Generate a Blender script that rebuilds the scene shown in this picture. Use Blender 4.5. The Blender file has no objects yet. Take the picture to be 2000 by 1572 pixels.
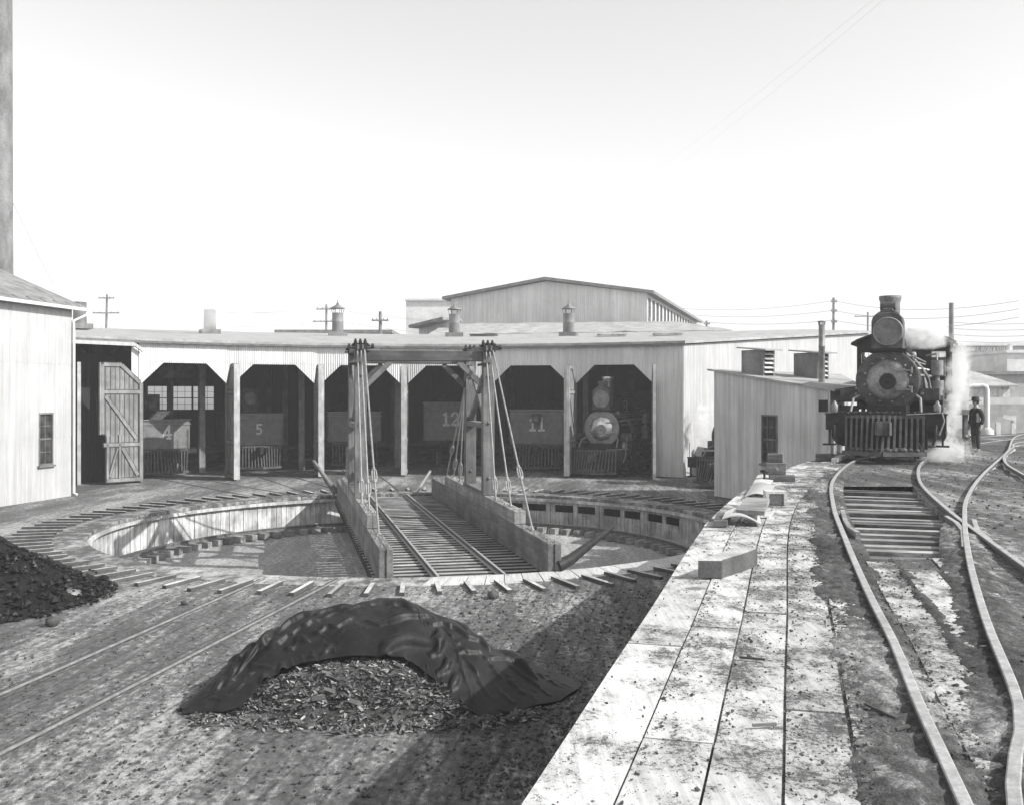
import bpy, math, random
from mathutils import Matrix, Vector, noise
random.seed(7)
R = math.radians
SC = bpy.context.scene
COL = SC.collection

# ------------------------------------------------------------------ camera, sky, sun, exposure
EYE = 4.0
F = 2000.0            # focal length in photograph pixels (2000 wide)
HOR = 770.0           # horizon row
cam_d = bpy.data.cameras.new("camera")
cam_d.sensor_width = 36.0
cam_d.lens = 36.0
cam_d.shift_y = -(786.0 - HOR) / 2000.0
cam_d.clip_start = 0.05
cam_d.clip_end = 5000
cam = bpy.data.objects.new("camera", cam_d)
cam.location = (0, 0, EYE)
cam.rotation_euler = (R(90), 0, 0)
COL.objects.link(cam)
SC.camera = cam

SUN_EL, SUN_AZ = 36.0, 72.0      # azimuth from straight behind the camera towards its right
sx = math.sin(R(SUN_AZ)) * math.cos(R(SUN_EL))
sy = -math.cos(R(SUN_AZ)) * math.cos(R(SUN_EL))
sz = math.sin(R(SUN_EL))
W = bpy.data.worlds.new("World")
SC.world = W
W.use_nodes = True
nt = W.node_tree
nt.nodes.clear()
sky = nt.nodes.new("ShaderNodeTexSky")
sky.sky_type = 'NISHITA'
sky.sun_disc = False
sky.sun_elevation = R(SUN_EL)
sky.sun_rotation = math.atan2(sx, sy)
sky.air_density = 2.5
sky.dust_density = 0.8
bw = nt.nodes.new("ShaderNodeRGBToBW")       # black-and-white plate: the sky has no hue
bg = nt.nodes.new("ShaderNodeBackground")
bg.inputs[1].default_value = 0.15
wo = nt.nodes.new("ShaderNodeOutputWorld")
nt.links.new(sky.outputs[0], bw.inputs[0])
nt.links.new(bw.outputs[0], bg.inputs[0])
nt.links.new(bg.outputs[0], wo.inputs[0])
sun_d = bpy.data.lights.new("sun", 'SUN')
sun_d.energy = 4.2
sun_d.angle = R(0.5)
sun_d.color = (1.0, 0.99, 0.98)
sun = bpy.data.objects.new("sun", sun_d)
sun.rotation_euler = Vector((sx, sy, sz)).to_track_quat('Z', 'Y').to_euler()
sun.location = (30, -10, 40)
COL.objects.link(sun)
SC.view_settings.view_transform = 'Standard'
SC.view_settings.look = 'None'
SC.view_settings.exposure = 0.50
SC.view_settings.gamma = 1.0
SC.view_settings.use_curve_mapping = False
SC.cycles.use_denoising = True
SC.cycles.max_bounces = 8
SC.cycles.volume_bounces = 4

# ------------------------------------------------------------------ photograph pixel -> world point on a level plane
def P(px, py, z=0.0):
    d = F * (EYE - z) / (py - HOR)
    return Vector(((px - 1000.0) / F * d, d, z))
def Q(px, py, d):
    return Vector(((px - 1000.0) / F * d, d, EYE + (HOR - py) / F * d))

# ------------------------------------------------------------------ mesh builder
WM = {}
class MB:
    def __init__(s):
        s.v = []; s.f = []; s.t = []; s.d = []; s.sm = []
    def add(s, vs, fs, M=None, tone=0.5, dirt=0.5, smooth=False):
        n = len(s.v)
        for p in vs:
            p = Vector(p)
            s.v.append(M @ p if M is not None else p)
        for f in fs:
            s.f.append([i + n for i in f]); s.t.append(tone); s.d.append(dirt); s.sm.append(smooth)
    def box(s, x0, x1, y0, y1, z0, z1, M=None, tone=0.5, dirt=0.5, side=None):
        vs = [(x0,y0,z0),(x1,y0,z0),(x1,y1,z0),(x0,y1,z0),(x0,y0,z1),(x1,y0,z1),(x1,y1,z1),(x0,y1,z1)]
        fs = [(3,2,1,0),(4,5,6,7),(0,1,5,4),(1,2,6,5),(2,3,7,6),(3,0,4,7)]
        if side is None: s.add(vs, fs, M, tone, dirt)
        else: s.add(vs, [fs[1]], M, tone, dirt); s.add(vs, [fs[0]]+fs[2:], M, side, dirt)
    def bar(s, p0, p1, w, h, up=(0,0,1), M=None, tone=0.5, dirt=0.5):
        p0 = Vector(p0); p1 = Vector(p1); a = (p1-p0); L = a.length; a.normalize()
        u = Vector(up); r = a.cross(u)
        if r.length < 1e-4: r = a.cross(Vector((0,1,0)))
        r.normalize(); u = r.cross(a).normalized()
        B = Matrix((r, a, u)).transposed().to_4x4(); B.translation = p0
        if M is not None: B = M @ B
        s.box(-w/2, w/2, 0, L, -h/2, h/2, B, tone, dirt)
    def tube(s, pts, r, n=8, caps=True, M=None, closed=False, smooth=True, tone=0.5):
        pts = [Vector(p) for p in pts]; m = len(pts)
        rr = r if isinstance(r, (list, tuple)) else [r]*m
        vs = []; fs = []; prev = None
        for i, p in enumerate(pts):
            if closed: a = pts[(i+1) % m] - pts[i-1]
            else: a = pts[min(i+1, m-1)] - pts[max(i-1, 0)]
            a.normalize()
            if prev is None:
                q = a.cross(Vector((0,0,1)))
                if q.length < 1e-3: q = a.cross(Vector((0,1,0)))
            else:
                q = prev - a * prev.dot(a)
            q.normalize(); prev = q
            b = a.cross(q)
            for k in range(n):
                t = 2*math.pi*k/n
                vs.append(p + (q*math.cos(t) + b*math.sin(t))*rr[i])
        for i in range(m if closed else m-1):
            j = (i+1) % m
            for k in range(n):
                l = (k+1) % n
                fs.append((i*n+k, j*n+k, j*n+l, i*n+l))
        s.add(vs, fs, M, tone, smooth=smooth)
        if caps and not closed:
            s.add(vs[:n], [tuple(range(n))], M, tone)
            s.add(vs[-n:], [tuple(range(n-1,-1,-1))], M, tone)
    def lathe(s, prof, n=24, M=None, smooth=True, a0=0.0, a1=2*math.pi, tone=0.5):
        full = abs(a1-a0-2*math.pi) < 1e-6
        vs = []; fs = []; k = n if full else n+1
        for (r, z) in prof:
            for i in range(k):
                t = a0 + (a1-a0)*i/n
                vs.append((r*math.cos(t), r*math.sin(t), z))
        for j in range(len(prof)-1):
            for i in range(n):
                l = (i+1) % k
                if prof[j][0] < 1e-6: fs.append((j*k+i, (j+1)*k+l, (j+1)*k+i))
                elif prof[j+1][0] < 1e-6: fs.append((j*k+i, j*k+l, (j+1)*k+i))
                else: fs.append((j*k+i, j*k+l, (j+1)*k+l, (j+1)*k+i))
        s.add(vs, fs, M, tone, smooth=smooth)
    def cyl(s, p0, p1, r, n=16, M=None, r1=None):
        s.tube([p0, p1], [r, r if r1 is None else r1], n, True, M)
    def prism(s, poly, z0, z1, M=None, tone=0.5, dirt=0.5):
        n = len(poly)
        vs = [(x,y,z0) for x,y in poly] + [(x,y,z1) for x,y in poly]
        fs = [tuple(range(n-1,-1,-1)), tuple(range(n,2*n))] + [(i,(i+1)%n,n+(i+1)%n,n+i) for i in range(n)]
        s.add(vs, fs, M, tone, dirt)
    def sweep(s, prof, path, M=None, tone=0.5):
        path = [Vector(p) for p in path]; n = len(prof); vs = []; fs = []
        for i, p in enumerate(path):
            a = path[min(i+1,len(path)-1)] - path[max(i-1,0)]; a.z = 0; a.normalize()
            r = Vector((a.y, -a.x, 0))
            for (x, z) in prof: vs.append(p + r*x + Vector((0,0,z)))
        for i in range(len(path)-1):
            for k in range(n):
                l = (k+1) % n
                fs.append((i*n+k, i*n+l, (i+1)*n+l, (i+1)*n+k))
        fs.append(tuple(range(n))); fs.append(tuple(range((len(path)-1)*n+n-1, (len(path)-1)*n-1, -1)))
        s.add(vs, fs, M, tone)
    def build(s, name, mat, parent=None, bevel=0.0, world=False):
        me = bpy.data.meshes.new(name)
        v = s.v
        if world and parent is not None:
            inv = WM[parent].inverted(); v = [inv @ p for p in v]
        me.from_pydata([tuple(p) for p in v], [], s.f)
        me.update()
        a = me.attributes.new("tone", 'FLOAT', 'FACE'); a.data.foreach_set("value", s.t)
        a = me.attributes.new("dirt", 'FLOAT', 'FACE'); a.data.foreach_set("value", s.d)
        me.polygons.foreach_set("use_smooth", s.sm)
        me.materials.append(mat)
        o = bpy.data.objects.new(name, me)
        COL.objects.link(o)
        if parent is not None:
            o.parent = parent; WM[o] = WM[parent]
        else: WM[o] = Matrix()
        if bevel:
            b = o.modifiers.new("bevel", 'BEVEL'); b.width = bevel; b.segments = 1; b.limit_method = 'ANGLE'; b.angle_limit = R(40)
        return o

def tag(o, label=None, cat=None, group=None, kind=None):
    if label: o['label'] = label
    if cat: o['category'] = cat
    if group: o['group'] = group
    if kind: o['kind'] = kind
    return o
def thing(name, label, cat, loc=(0,0,0), heading=0.0, group=None, scale=1.0):
    o = bpy.data.objects.new(name, None); COL.objects.link(o)
    o.empty_display_size = 0.3
    o.location = loc; o.rotation_euler = (0, 0, -heading); o.scale = (scale,)*3
    WM[o] = Matrix.Translation(Vector(loc)) @ Matrix.Rotation(-heading, 4, 'Z') @ Matrix.Scale(scale, 4)
    return tag(o, label, cat, group)
def copy_tree(o, parent=None):
    c = o.copy(); COL.objects.link(c)
    if parent is not None: c.parent = parent
    for ch in list(o.children): copy_tree(ch, c)
    return c
def MH(x, y, z, h=0.0):            # local +Y points along heading h (from +Y towards +X)
    return Matrix.Translation((x, y, z)) @ Matrix.Rotation(-h, 4, 'Z')

# ------------------------------------------------------------------ materials (all neutral: the photograph has no hue)
def g(v): return (v, v, v, 1)
def new_mat(name):
    m = bpy.data.materials.new(name); m.use_nodes = True
    n = m.node_tree; n.nodes.clear()
    out = n.nodes.new("ShaderNodeOutputMaterial"); b = n.nodes.new("ShaderNodeBsdfPrincipled")
    n.links.new(b.outputs[0], out.inputs[0])
    return m, n, b, out
def tex(n, scale=(1,1,1), rot=(0,0,0), noise_scale=5.0, detail=6.0, rough=0.6, w=None):
    tc = n.nodes.new("ShaderNodeTexCoord"); mp = n.nodes.new("ShaderNodeMapping")
    mp.inputs['Scale'].default_value = scale; mp.inputs['Rotation'].default_value = rot
    n.links.new(tc.outputs['Object'], mp.inputs[0])
    t = n.nodes.new("ShaderNodeTexNoise"); t.inputs['Scale'].default_value = noise_scale
    t.inputs['Detail'].default_value = detail; t.inputs['Roughness'].default_value = rough
    n.links.new(mp.outputs[0], t.inputs['Vector'])
    if w is not None: t.noise_dimensions = '4D'; n.links.new(w, t.inputs['W'])
    return t.outputs['Fac']
def ramp(n, src, a, b, va, vb):
    m = n.nodes.new("ShaderNodeMapRange"); m.interpolation_type = 'SMOOTHSTEP'
    m.inputs[1].default_value = a; m.inputs[2].default_value = b; m.inputs[3].default_value = va; m.inputs[4].default_value = vb
    n.links.new(src, m.inputs[0]); return m.outputs[0]
def math_n(n, op, a, b):
    m = n.nodes.new("ShaderNodeMath"); m.operation = op
    for i, x in enumerate((a, b)):
        if isinstance(x, (int, float)): m.inputs[i].default_value = x
        else: n.links.new(x, m.inputs[i])
    return m.outputs[0]
def lerp(n, f, a, b):       # scalar mix
    m = n.nodes.new("ShaderNodeMix"); m.data_type = 'FLOAT'; m.clamp_factor = False
    for i, x in ((0, f), (2, a), (3, b)):
        if isinstance(x, (int, float)): m.inputs[i].default_value = x
        else: n.links.new(x, m.inputs[i])
    return m.outputs[0]
def attr(n, name):
    a = n.nodes.new("ShaderNodeAttribute"); a.attribute_name = name; return a.outputs['Fac']
def bump(n, b, h, strength=0.3, dist=0.02):
    k = n.nodes.new("ShaderNodeBump"); k.inputs['Strength'].default_value = strength; k.inputs['Distance'].default_value = dist
    n.links.new(h, k.inputs['Height']); n.links.new(k.outputs[0], b.inputs['Normal'])

def mat_plain(name, v, rough=0.7, var=0.25, ns=4.0, metallic=0.0, scale=(1,1,1), bs=0.2, bd=0.01, spec=0.4):
    m, n, b, o = new_mat(name)
    f = tex(n, scale, noise_scale=ns)
    f2 = tex(n, (1,1,1), noise_scale=ns*6.3)
    c = ramp(n, f, 0.3, 0.7, v*(1-var), v*(1+var))
    c = math_n(n, 'MULTIPLY', c, ramp(n, f2, 0.25, 0.75, 1-var*0.6, 1+var*0.6))
    n.links.new(c, b.inputs['Base Color'])
    b.inputs['Roughness'].default_value = rough; b.inputs['Metallic'].default_value = metallic
    b.inputs['Specular IOR Level'].default_value = spec
    if bs: bump(n, b, f2, bs, bd)
    return m
def mat_wood(name, v, axis='Y', var=0.3, stain=0.45, rough=0.8):
    """weathered timber: grain stretched along an axis, blotchy stains, per-board tone"""
    m, n, b, o = new_mat(name)
    s = {'X': (0.6,9,9), 'Y': (9,0.6,9), 'Z': (9,9,0.6)}[axis]
    gr = tex(n, s, noise_scale=3.5, detail=8, rough=0.7)
    st = tex(n, (1,1,1), noise_scale=1.3, detail=6)
    st2 = tex(n, s, noise_scale=0.7, detail=5)
    c = ramp(n, gr, 0.3, 0.7, v*(1-var), v*(1+var))
    c = math_n(n, 'MULTIPLY', c, ramp(n, st, 0.35, 0.65, 1-stain, 1.1))
    c = math_n(n, 'MULTIPLY', c, ramp(n, st2, 0.35, 0.6, 1-stain*0.6, 1.05))
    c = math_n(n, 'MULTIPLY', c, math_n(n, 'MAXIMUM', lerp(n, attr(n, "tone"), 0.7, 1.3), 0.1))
    n.links.new(c, b.inputs['Base Color']); b.inputs['Roughness'].default_value = rough
    b.inputs['Specular IOR Level'].default_value = 0.25
    bump(n, b, gr, 0.35, 0.008)
    return m
def mat_corr(name, v, streak=0.18, rough=0.55):
    m, n, b, o = new_mat(name)
    f = tex(n, (3.0,3.0,0.12), noise_scale=1.6, detail=6)
    f2 = tex(n, (1,1,1), noise_scale=0.5, detail=4)
    f3 = tex(n, (9,9,0.5), noise_scale=2.5, detail=5)
    c = ramp(n, f, 0.3, 0.7, v*(1-streak), v*(1+streak*0.7))
    c = math_n(n, 'MULTIPLY', c, ramp(n, f2, 0.3, 0.7, 1-streak*0.7, 1.05))
    c = math_n(n, 'MULTIPLY', c, ramp(n, f3, 0.25, 0.6, 1-streak*0.8, 1.03))
    c = math_n(n, 'MULTIPLY', c, lerp(n, attr(n, "tone"), 0.75, 1.25))
    n.links.new(c, b.inputs['Base Color']); b.inputs['Roughness'].default_value = rough
    b.inputs['Specular IOR Level'].default_value = 0.3
    return m
def mat_deck(name, v):
    """pale sawn planks strewn with cinders: dirt amount per board comes from the 'dirt' attribute"""
    m, n, b, o = new_mat(name)
    sh = math_n(n, 'MULTIPLY', attr(n, "tone"), 40.0)
    gr = tex(n, (10,0.5,4), (0,0,R(15)), noise_scale=3.2, detail=9, rough=0.7, w=sh)
    c = ramp(n, gr, 0.3, 0.72, v*0.72, v*1.1)
    ck = tex(n, (14,0.35,4), (0,0,R(15)), noise_scale=2.4, detail=3, rough=0.5, w=sh)
    c = math_n(n, 'MULTIPLY', c, ramp(n, ck, 0.68, 0.72, 1.0, 0.35))
    kn = tex(n, (2.6,1.3,1), (0,0,R(15)), noise_scale=2.1, detail=1, rough=0.3, w=sh)
    c = math_n(n, 'MULTIPLY', c, ramp(n, kn, 0.70, 0.76, 1.0, 0.45))
    c = math_n(n, 'MULTIPLY', c, lerp(n, attr(n, "tone"), 0.75, 1.25))
    big = tex(n, (1,0.6,1), (0,0,R(15)), noise_scale=1.0, detail=5)
    med = tex(n, (1.1,0.8,1), (0,0,R(15)), noise_scale=3.2, detail=8, rough=0.66, w=sh)
    fin = tex(n, (1.0,0.85,1), noise_scale=30.0, detail=5, rough=0.72)
    gra = tex(n, (1,1,1), noise_scale=120.0, detail=2, rough=0.6)
    d = attr(n, "dirt")
    den = math_n(n, 'ADD', math_n(n, 'MULTIPLY', d, 0.85), math_n(n, 'ADD', ramp(n, big, 0.3, 0.7, -0.22, 0.22), ramp(n, med, 0.3, 0.7, -0.42, 0.42)))
    den = math_n(n, 'MAXIMUM', den, 0.0)
    grains = math_n(n, 'ADD', math_n(n, 'MULTIPLY', fin, 0.6), math_n(n, 'MULTIPLY', gra, 0.4))
    thr = math_n(n, 'SUBTRACT', 0.655, math_n(n, 'MULTIPLY', den, 0.215))
    mask = ramp(n, math_n(n, 'SUBTRACT', grains, thr), -0.025, 0.035, 0.0, 0.93)
    c = math_n(n, 'MULTIPLY', c, ramp(n, den, 0.0, 1.0, 1.0, 0.55))
    c = lerp(n, mask, c, ramp(n, gra, 0.3, 0.7, 0.03, 0.12))
    n.links.new(c, b.inputs['Base Color']); b.inputs['Roughness'].default_value = 0.85
    b.inputs['Specular IOR Level'].default_value = 0.2
    bump(n, b, math_n(n, 'ADD', math_n(n, 'MULTIPLY', gr, 0.3), math_n(n, 'MULTIPLY', mask, fin)), 0.5, 0.02)
    return m
def mat_dirt(name, lo, mid, hi, rot=0.0, plank=0.0, s=1.0, hi_at=0.62, stretch=0.3):
    """trodden cinder ground: dark fines, mid dust and pale worn patches drawn out along the tracks"""
    m, n, b, o = new_mat(name)
    a = tex(n, (1*s, stretch*s, 1), (0,0,rot), noise_scale=0.5, detail=8, rough=0.6)
    k = tex(n, (2.6*s, 0.22*s, 1), (0,0,rot), noise_scale=1.6, detail=8, rough=0.7)
    f = tex(n, (1,0.7,1), (0,0,rot), noise_scale=9, detail=9, rough=0.78)
    h = tex(n, (1,1,1), noise_scale=75, detail=3, rough=0.7)
    ak = math_n(n, 'ADD', math_n(n, 'MULTIPLY', a, 0.65), math_n(n, 'MULTIPLY', k, 0.35))
    base = ramp(n, ak, 0.36, 0.60, lo, mid)
    hm = math_n(n, 'ADD', math_n(n, 'MULTIPLY', k, 0.45), math_n(n, 'MULTIPLY', a, 0.6))
    hm = math_n(n, 'ADD', hm, math_n(n, 'MULTIPLY', math_n(n, 'SUBTRACT', f, 0.5), 0.45))
    hm = ramp(n, hm, hi_at-0.07, hi_at+0.07, 0.0, 1.0)
    c = lerp(n, hm, base, hi)
    c = math_n(n, 'MULTIPLY', c, ramp(n, f, 0.32, 0.66, 0.5, 1.25))
    c = math_n(n, 'MULTIPLY', c, ramp(n, h, 0.3, 0.7, 0.6, 1.3))
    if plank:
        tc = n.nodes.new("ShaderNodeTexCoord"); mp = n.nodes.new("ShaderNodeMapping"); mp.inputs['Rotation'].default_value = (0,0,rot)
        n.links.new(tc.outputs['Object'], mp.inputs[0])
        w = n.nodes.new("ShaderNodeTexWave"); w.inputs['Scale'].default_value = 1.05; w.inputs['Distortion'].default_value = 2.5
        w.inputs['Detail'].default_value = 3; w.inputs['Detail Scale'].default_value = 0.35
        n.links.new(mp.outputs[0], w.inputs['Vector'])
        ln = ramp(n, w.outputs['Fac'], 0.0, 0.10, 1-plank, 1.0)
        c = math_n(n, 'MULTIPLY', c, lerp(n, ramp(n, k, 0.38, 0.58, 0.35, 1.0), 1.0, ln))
    n.links.new(c, b.inputs['Base Color']); b.inputs['Roughness'].default_value = 0.92
    b.inputs['Specular IOR Level'].default_value = 0.15
    bump(n, b, math_n(n, 'ADD', f, math_n(n, 'MULTIPLY', h, 0.4)), 0.55, 0.03)
    return m
def mat_glass(name, v=0.04, rough=0.12):
    m, n, b, o = new_mat(name)
    f = tex(n, (1,1,1), noise_scale=3)
    n.links.new(ramp(n, f, 0.3, 0.7, v*0.5, v*1.8), b.inputs['Base Color'])
    b.inputs['Roughness'].default_value = rough; b.inputs['Specular IOR Level'].default_value = 0.6
    return m
def mat_clear_glass(name):
    m, n, b, o = new_mat(name)
    b.inputs['Base Color'].default_value = g(0.9); b.inputs['Roughness'].default_value = 0.05
    b.inputs['Transmission Weight'].default_value = 1.0; b.inputs['IOR'].default_value = 1.05
    return m
def mat_vapour(name, dens, ns=1.6, lo=0.42, hi=0.7, aniso=0.2, cone=0.0, zp=4.0):
    m, n, b, o = new_mat(name)
    n.nodes.remove(b)
    v = n.nodes.new("ShaderNodeVolumePrincipled"); v.inputs['Color'].default_value = g(0.98); v.inputs['Anisotropy'].default_value = aniso
    f = tex(n, (1,1,1), noise_scale=ns, detail=5, rough=0.6)
    # thins out raggedly towards the bounds of the plume
    tc = n.nodes.new("ShaderNodeTexCoord"); mp = n.nodes.new("ShaderNodeMapping")
    mp.inputs['Location'].default_value = (-1,-1,-1); mp.inputs['Scale'].default_value = (2,2,2)
    n.links.new(tc.outputs['Generated'], mp.inputs[0])
    sp = n.nodes.new("ShaderNodeSeparateXYZ"); n.links.new(mp.outputs[0], sp.inputs[0])
    wob = tex(n, (1,1,1), noise_scale=ns*0.9, detail=6, rough=0.7); wob2 = tex(n, (1,1,1.0), (1,2,0.5), noise_scale=ns*1.1, detail=6, rough=0.7)
    taper = math_n(n, 'ADD', 1.0-cone*0.5, math_n(n, 'MULTIPLY', sp.outputs['Z'], cone*0.5))
    x = math_n(n, 'ADD', math_n(n, 'DIVIDE', sp.outputs['X'], taper), math_n(n, 'MULTIPLY', math_n(n, 'SUBTRACT', wob, 0.5), 2.4))
    y = math_n(n, 'ADD', math_n(n, 'DIVIDE', sp.outputs['Y'], taper), math_n(n, 'MULTIPLY', math_n(n, 'SUBTRACT', wob2, 0.5), 2.4))
    z = math_n(n, 'ADD', sp.outputs['Z'], math_n(n, 'MULTIPLY', math_n(n, 'SUBTRACT', wob2, 0.5), 0.8))
    r2 = math_n(n, 'ADD', math_n(n, 'ADD', math_n(n, 'MULTIPLY', x, x), math_n(n, 'MULTIPLY', y, y)), math_n(n, 'POWER', math_n(n, 'ABSOLUTE', z, 0), zp))
    fall = ramp(n, r2, 0.05, 0.8, 1.0, 0.0)
    d = math_n(n, 'MULTIPLY', math_n(n, 'MULTIPLY', ramp(n, f, lo, hi, 0.0, 1.0), fall), dens)
    n.links.new(d, v.inputs['Density']); n.links.new(v.outputs[0], o.inputs['Volume'])
    return m

M_corr   = mat_corr("white_corrugated_iron", 0.66, 0.15)
M_corr_g = mat_corr("grey_corrugated_iron", 0.60, 0.20)
M_corr_w = mat_corr("whitewashed_corrugated_iron", 0.46, 0.14)
M_roof   = mat_plain("gravelled_roof", 0.33, 0.9, 0.22, 1.2, scale=(1,1,1), bs=0.5, bd=0.03)
M_roof_d = mat_plain("dark_felt_roof", 0.20, 0.9, 0.3, 2.0, bs=0.4)
M_trim   = mat_plain("trim_timber", 0.14, 0.8, 0.3, 3.0)
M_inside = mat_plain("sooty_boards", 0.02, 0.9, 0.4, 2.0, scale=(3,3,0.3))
M_door   = mat_wood("door_planks", 0.22, 'Z', 0.22, 0.3)
M_timber = mat_wood("girder_timber", 0.19, 'Y', 0.25, 0.35)
M_timberz= mat_wood("post_timber", 0.18, 'Z', 0.25, 0.35)
M_timberx= mat_wood("cross_timber", 0.10, 'X', 0.25, 0.4)
M_girder_top = mat_wood("worn_girder_timber", 0.30, 'Y', 0.25, 0.35)
M_tie    = mat_wood("tie_timber", 0.30, 'X', 0.3, 0.45)
M_cleat  = mat_wood("cleat_timber", 0.42, 'Y', 0.25, 0.3)
M_tie_d  = mat_wood("dark_tie_timber", 0.15, 'X', 0.3, 0.5)
M_plank  = mat_deck("strewn_planks", 0.60)
M_apron  = mat_deck("apron_planks", 0.44)
M_pitwall= mat_wood("pit_wall_planks", 0.55, 'Z', 0.3, 0.45)
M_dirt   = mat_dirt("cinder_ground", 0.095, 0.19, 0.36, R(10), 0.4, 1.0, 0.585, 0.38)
M_dirt_u = mat_dirt("embankment_cinders", 0.06, 0.15, 0.34, R(15), 0.0, 1.0, 0.59)
M_pitfl  = mat_dirt("pit_floor_mud", 0.28, 0.38, 0.48, R(60), 0.0, 0.5, 0.60)
M_iron   = mat_plain("black_iron", 0.022, 0.55, 0.4, 5.0, bs=0.15, spec=0.22)
M_iron_l = mat_plain("grey_smokebox_iron", 0.07, 0.6, 0.5, 3.0, bs=0.2, spec=0.25)
M_door_iron = mat_plain("buffed_iron", 0.19, 0.4, 0.5, 3.0, bs=0.1, spec=0.6)
M_pilot = mat_plain("pilot_bars", 0.075, 0.6, 0.35, 5.0, bs=0.1)
M_iron_m = mat_plain("worn_grey_iron", 0.20, 0.5, 0.3, 5.0, bs=0.15, spec=0.5)
M_bright = mat_plain("polished_steel", 0.62, 0.25, 0.25, 3.0, metallic=0.9, bs=0.05)
def mat_rail():
    m, n, b, o = new_mat("rail_steel")
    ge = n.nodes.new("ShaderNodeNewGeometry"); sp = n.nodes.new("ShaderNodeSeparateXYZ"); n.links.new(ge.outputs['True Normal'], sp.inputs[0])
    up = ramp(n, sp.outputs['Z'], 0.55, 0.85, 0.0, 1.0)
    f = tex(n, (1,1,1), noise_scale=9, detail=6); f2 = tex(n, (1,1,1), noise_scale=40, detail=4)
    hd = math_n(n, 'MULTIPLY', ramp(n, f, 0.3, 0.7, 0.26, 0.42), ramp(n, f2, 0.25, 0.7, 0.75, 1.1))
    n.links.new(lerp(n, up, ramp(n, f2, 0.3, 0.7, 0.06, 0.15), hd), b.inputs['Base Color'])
    b.inputs['Roughness'].default_value = 0.5
    return m
M_rail   = mat_rail()
M_rust   = mat_plain("rusty_rail", 0.12, 0.8, 0.35, 6.0)
M_rod    = mat_plain("tie_rod_steel", 0.26, 0.5, 0.2, 6.0, metallic=0.2)
M_tender = mat_plain("tender_paint", 0.17, 0.5, 0.25, 3.0, bs=0.1)
M_white  = mat_plain("white_lettering", 0.80, 0.7, 0.08, 6.0, bs=0)
M_coal   = mat_plain("coal", 0.012, 0.85, 0.5, 6.0, bs=0.8, bd=0.05, spec=0.2)
M_chunk  = mat_plain("cinder_lumps", 0.07, 0.85, 0.5, 8.0, bs=0.3)
M_ash    = mat_plain("ash_heap", 0.075, 0.9, 0.5, 6.0, bs=0.8, bd=0.04)
m_, n_, b_, o_ = new_mat("bark_chips"); M_chip = m_
_t = attr(n_, "tone"); n_.links.new(math_n(n_, 'ADD', math_n(n_, 'MULTIPLY', math_n(n_, 'MULTIPLY', _t, _t), math_n(n_, 'MULTIPLY', _t, 0.50)), 0.06), b_.inputs['Base Color']); b_.inputs['Roughness'].default_value = 0.85
M_glass  = mat_glass("dark_window_glass")
M_lens   = mat_glass("lamp_lens", 0.10, 0.15)
M_cglass = mat_clear_glass("clear_window_glass")
M_stack  = mat_plain("sheet_iron_flue", 0.17, 0.6, 0.35, 2.0, scale=(1,1,0.4))
M_block  = mat_wood("sawn_block_timber", 0.34, 'Y', 0.2, 0.25)
M_pale   = mat_wood("pale_board", 0.62, 'Y', 0.2, 0.3)
M_far    = mat_plain("distant_wall", 0.62, 0.9, 0.15, 0.4, bs=0)  # lightened tone, distance haze put into the colour
M_far_d  = mat_plain("distant_dark_wall", 0.36, 0.9, 0.2, 0.5, bs=0)  # dark walls also paled, with haze mixed into the tone
M_pole   = mat_plain("pole_timber", 0.20, 0.9, 0.3, 3.0)
M_wire   = mat_plain("wire", 0.30, 0.6, 0.1, 3.0, bs=0)
M_skin   = mat_plain("skin", 0.42, 0.6, 0.1, 6.0, bs=0)
M_cloth  = mat_plain("dark_wool", 0.028, 0.9, 0.3, 8.0)
M_cloth2 = mat_plain("dark_denim", 0.05, 0.9, 0.3, 8.0)
def mat_tarp():
    m, n, b, o = new_mat("tarpaulin")
    f = tex(n, (1,1,1), noise_scale=2.2, detail=7); f2 = tex(n, (1,1,1), noise_scale=9, detail=6)
    c = math_n(n, 'MULTIPLY', ramp(n, f, 0.3, 0.7, 0.007, 0.024), ramp(n, f2, 0.3, 0.7, 0.75, 1.25))
    n.links.new(c, b.inputs['Base Color']); b.inputs['Roughness'].default_value = 0.5; b.inputs['Specular IOR Level'].default_value = 0.24
    bump(n, b, f2, 0.3, 0.02)
    return m
M_tarp = mat_tarp()

# ------------------------------------------------------------------ frame of the turntable
CX, CY, RAD = -2.93, 31.94, 9.6
C2 = Vector((CX, CY, 0))
def pol(r, deg, z=0.0):
    a = R(deg); return Vector((CX + r*math.sin(a), CY + r*math.cos(a), z))

# ------------------------------------------------------------------ the lower ground (one sheet with the round pit cut out of it)
def ground():
    mb = MB()
    rs = [RAD+0.02, 10.2, 11, 12, 13.5, 15, 17, 20, 24, 30, 40, 55, 80, 130, 220, 400, 690]
    n = 144; vs = []; fs = []
    for r in rs:
        for i in range(n):
            p = pol(r, 360*i/n)
            p.z = -0.012 if r < 13 else -0.012 + 0.02*noise.noise(p*0.35)
            vs.append(p)
    for j in range(len(rs)-1):
        for i in range(n):
            k = (i+1) % n
            fs.append((j*n+i, (j+1)*n+i, (j+1)*n+k, j*n+k))
    mb.add(vs, fs)
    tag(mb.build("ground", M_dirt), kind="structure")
ground()

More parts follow.
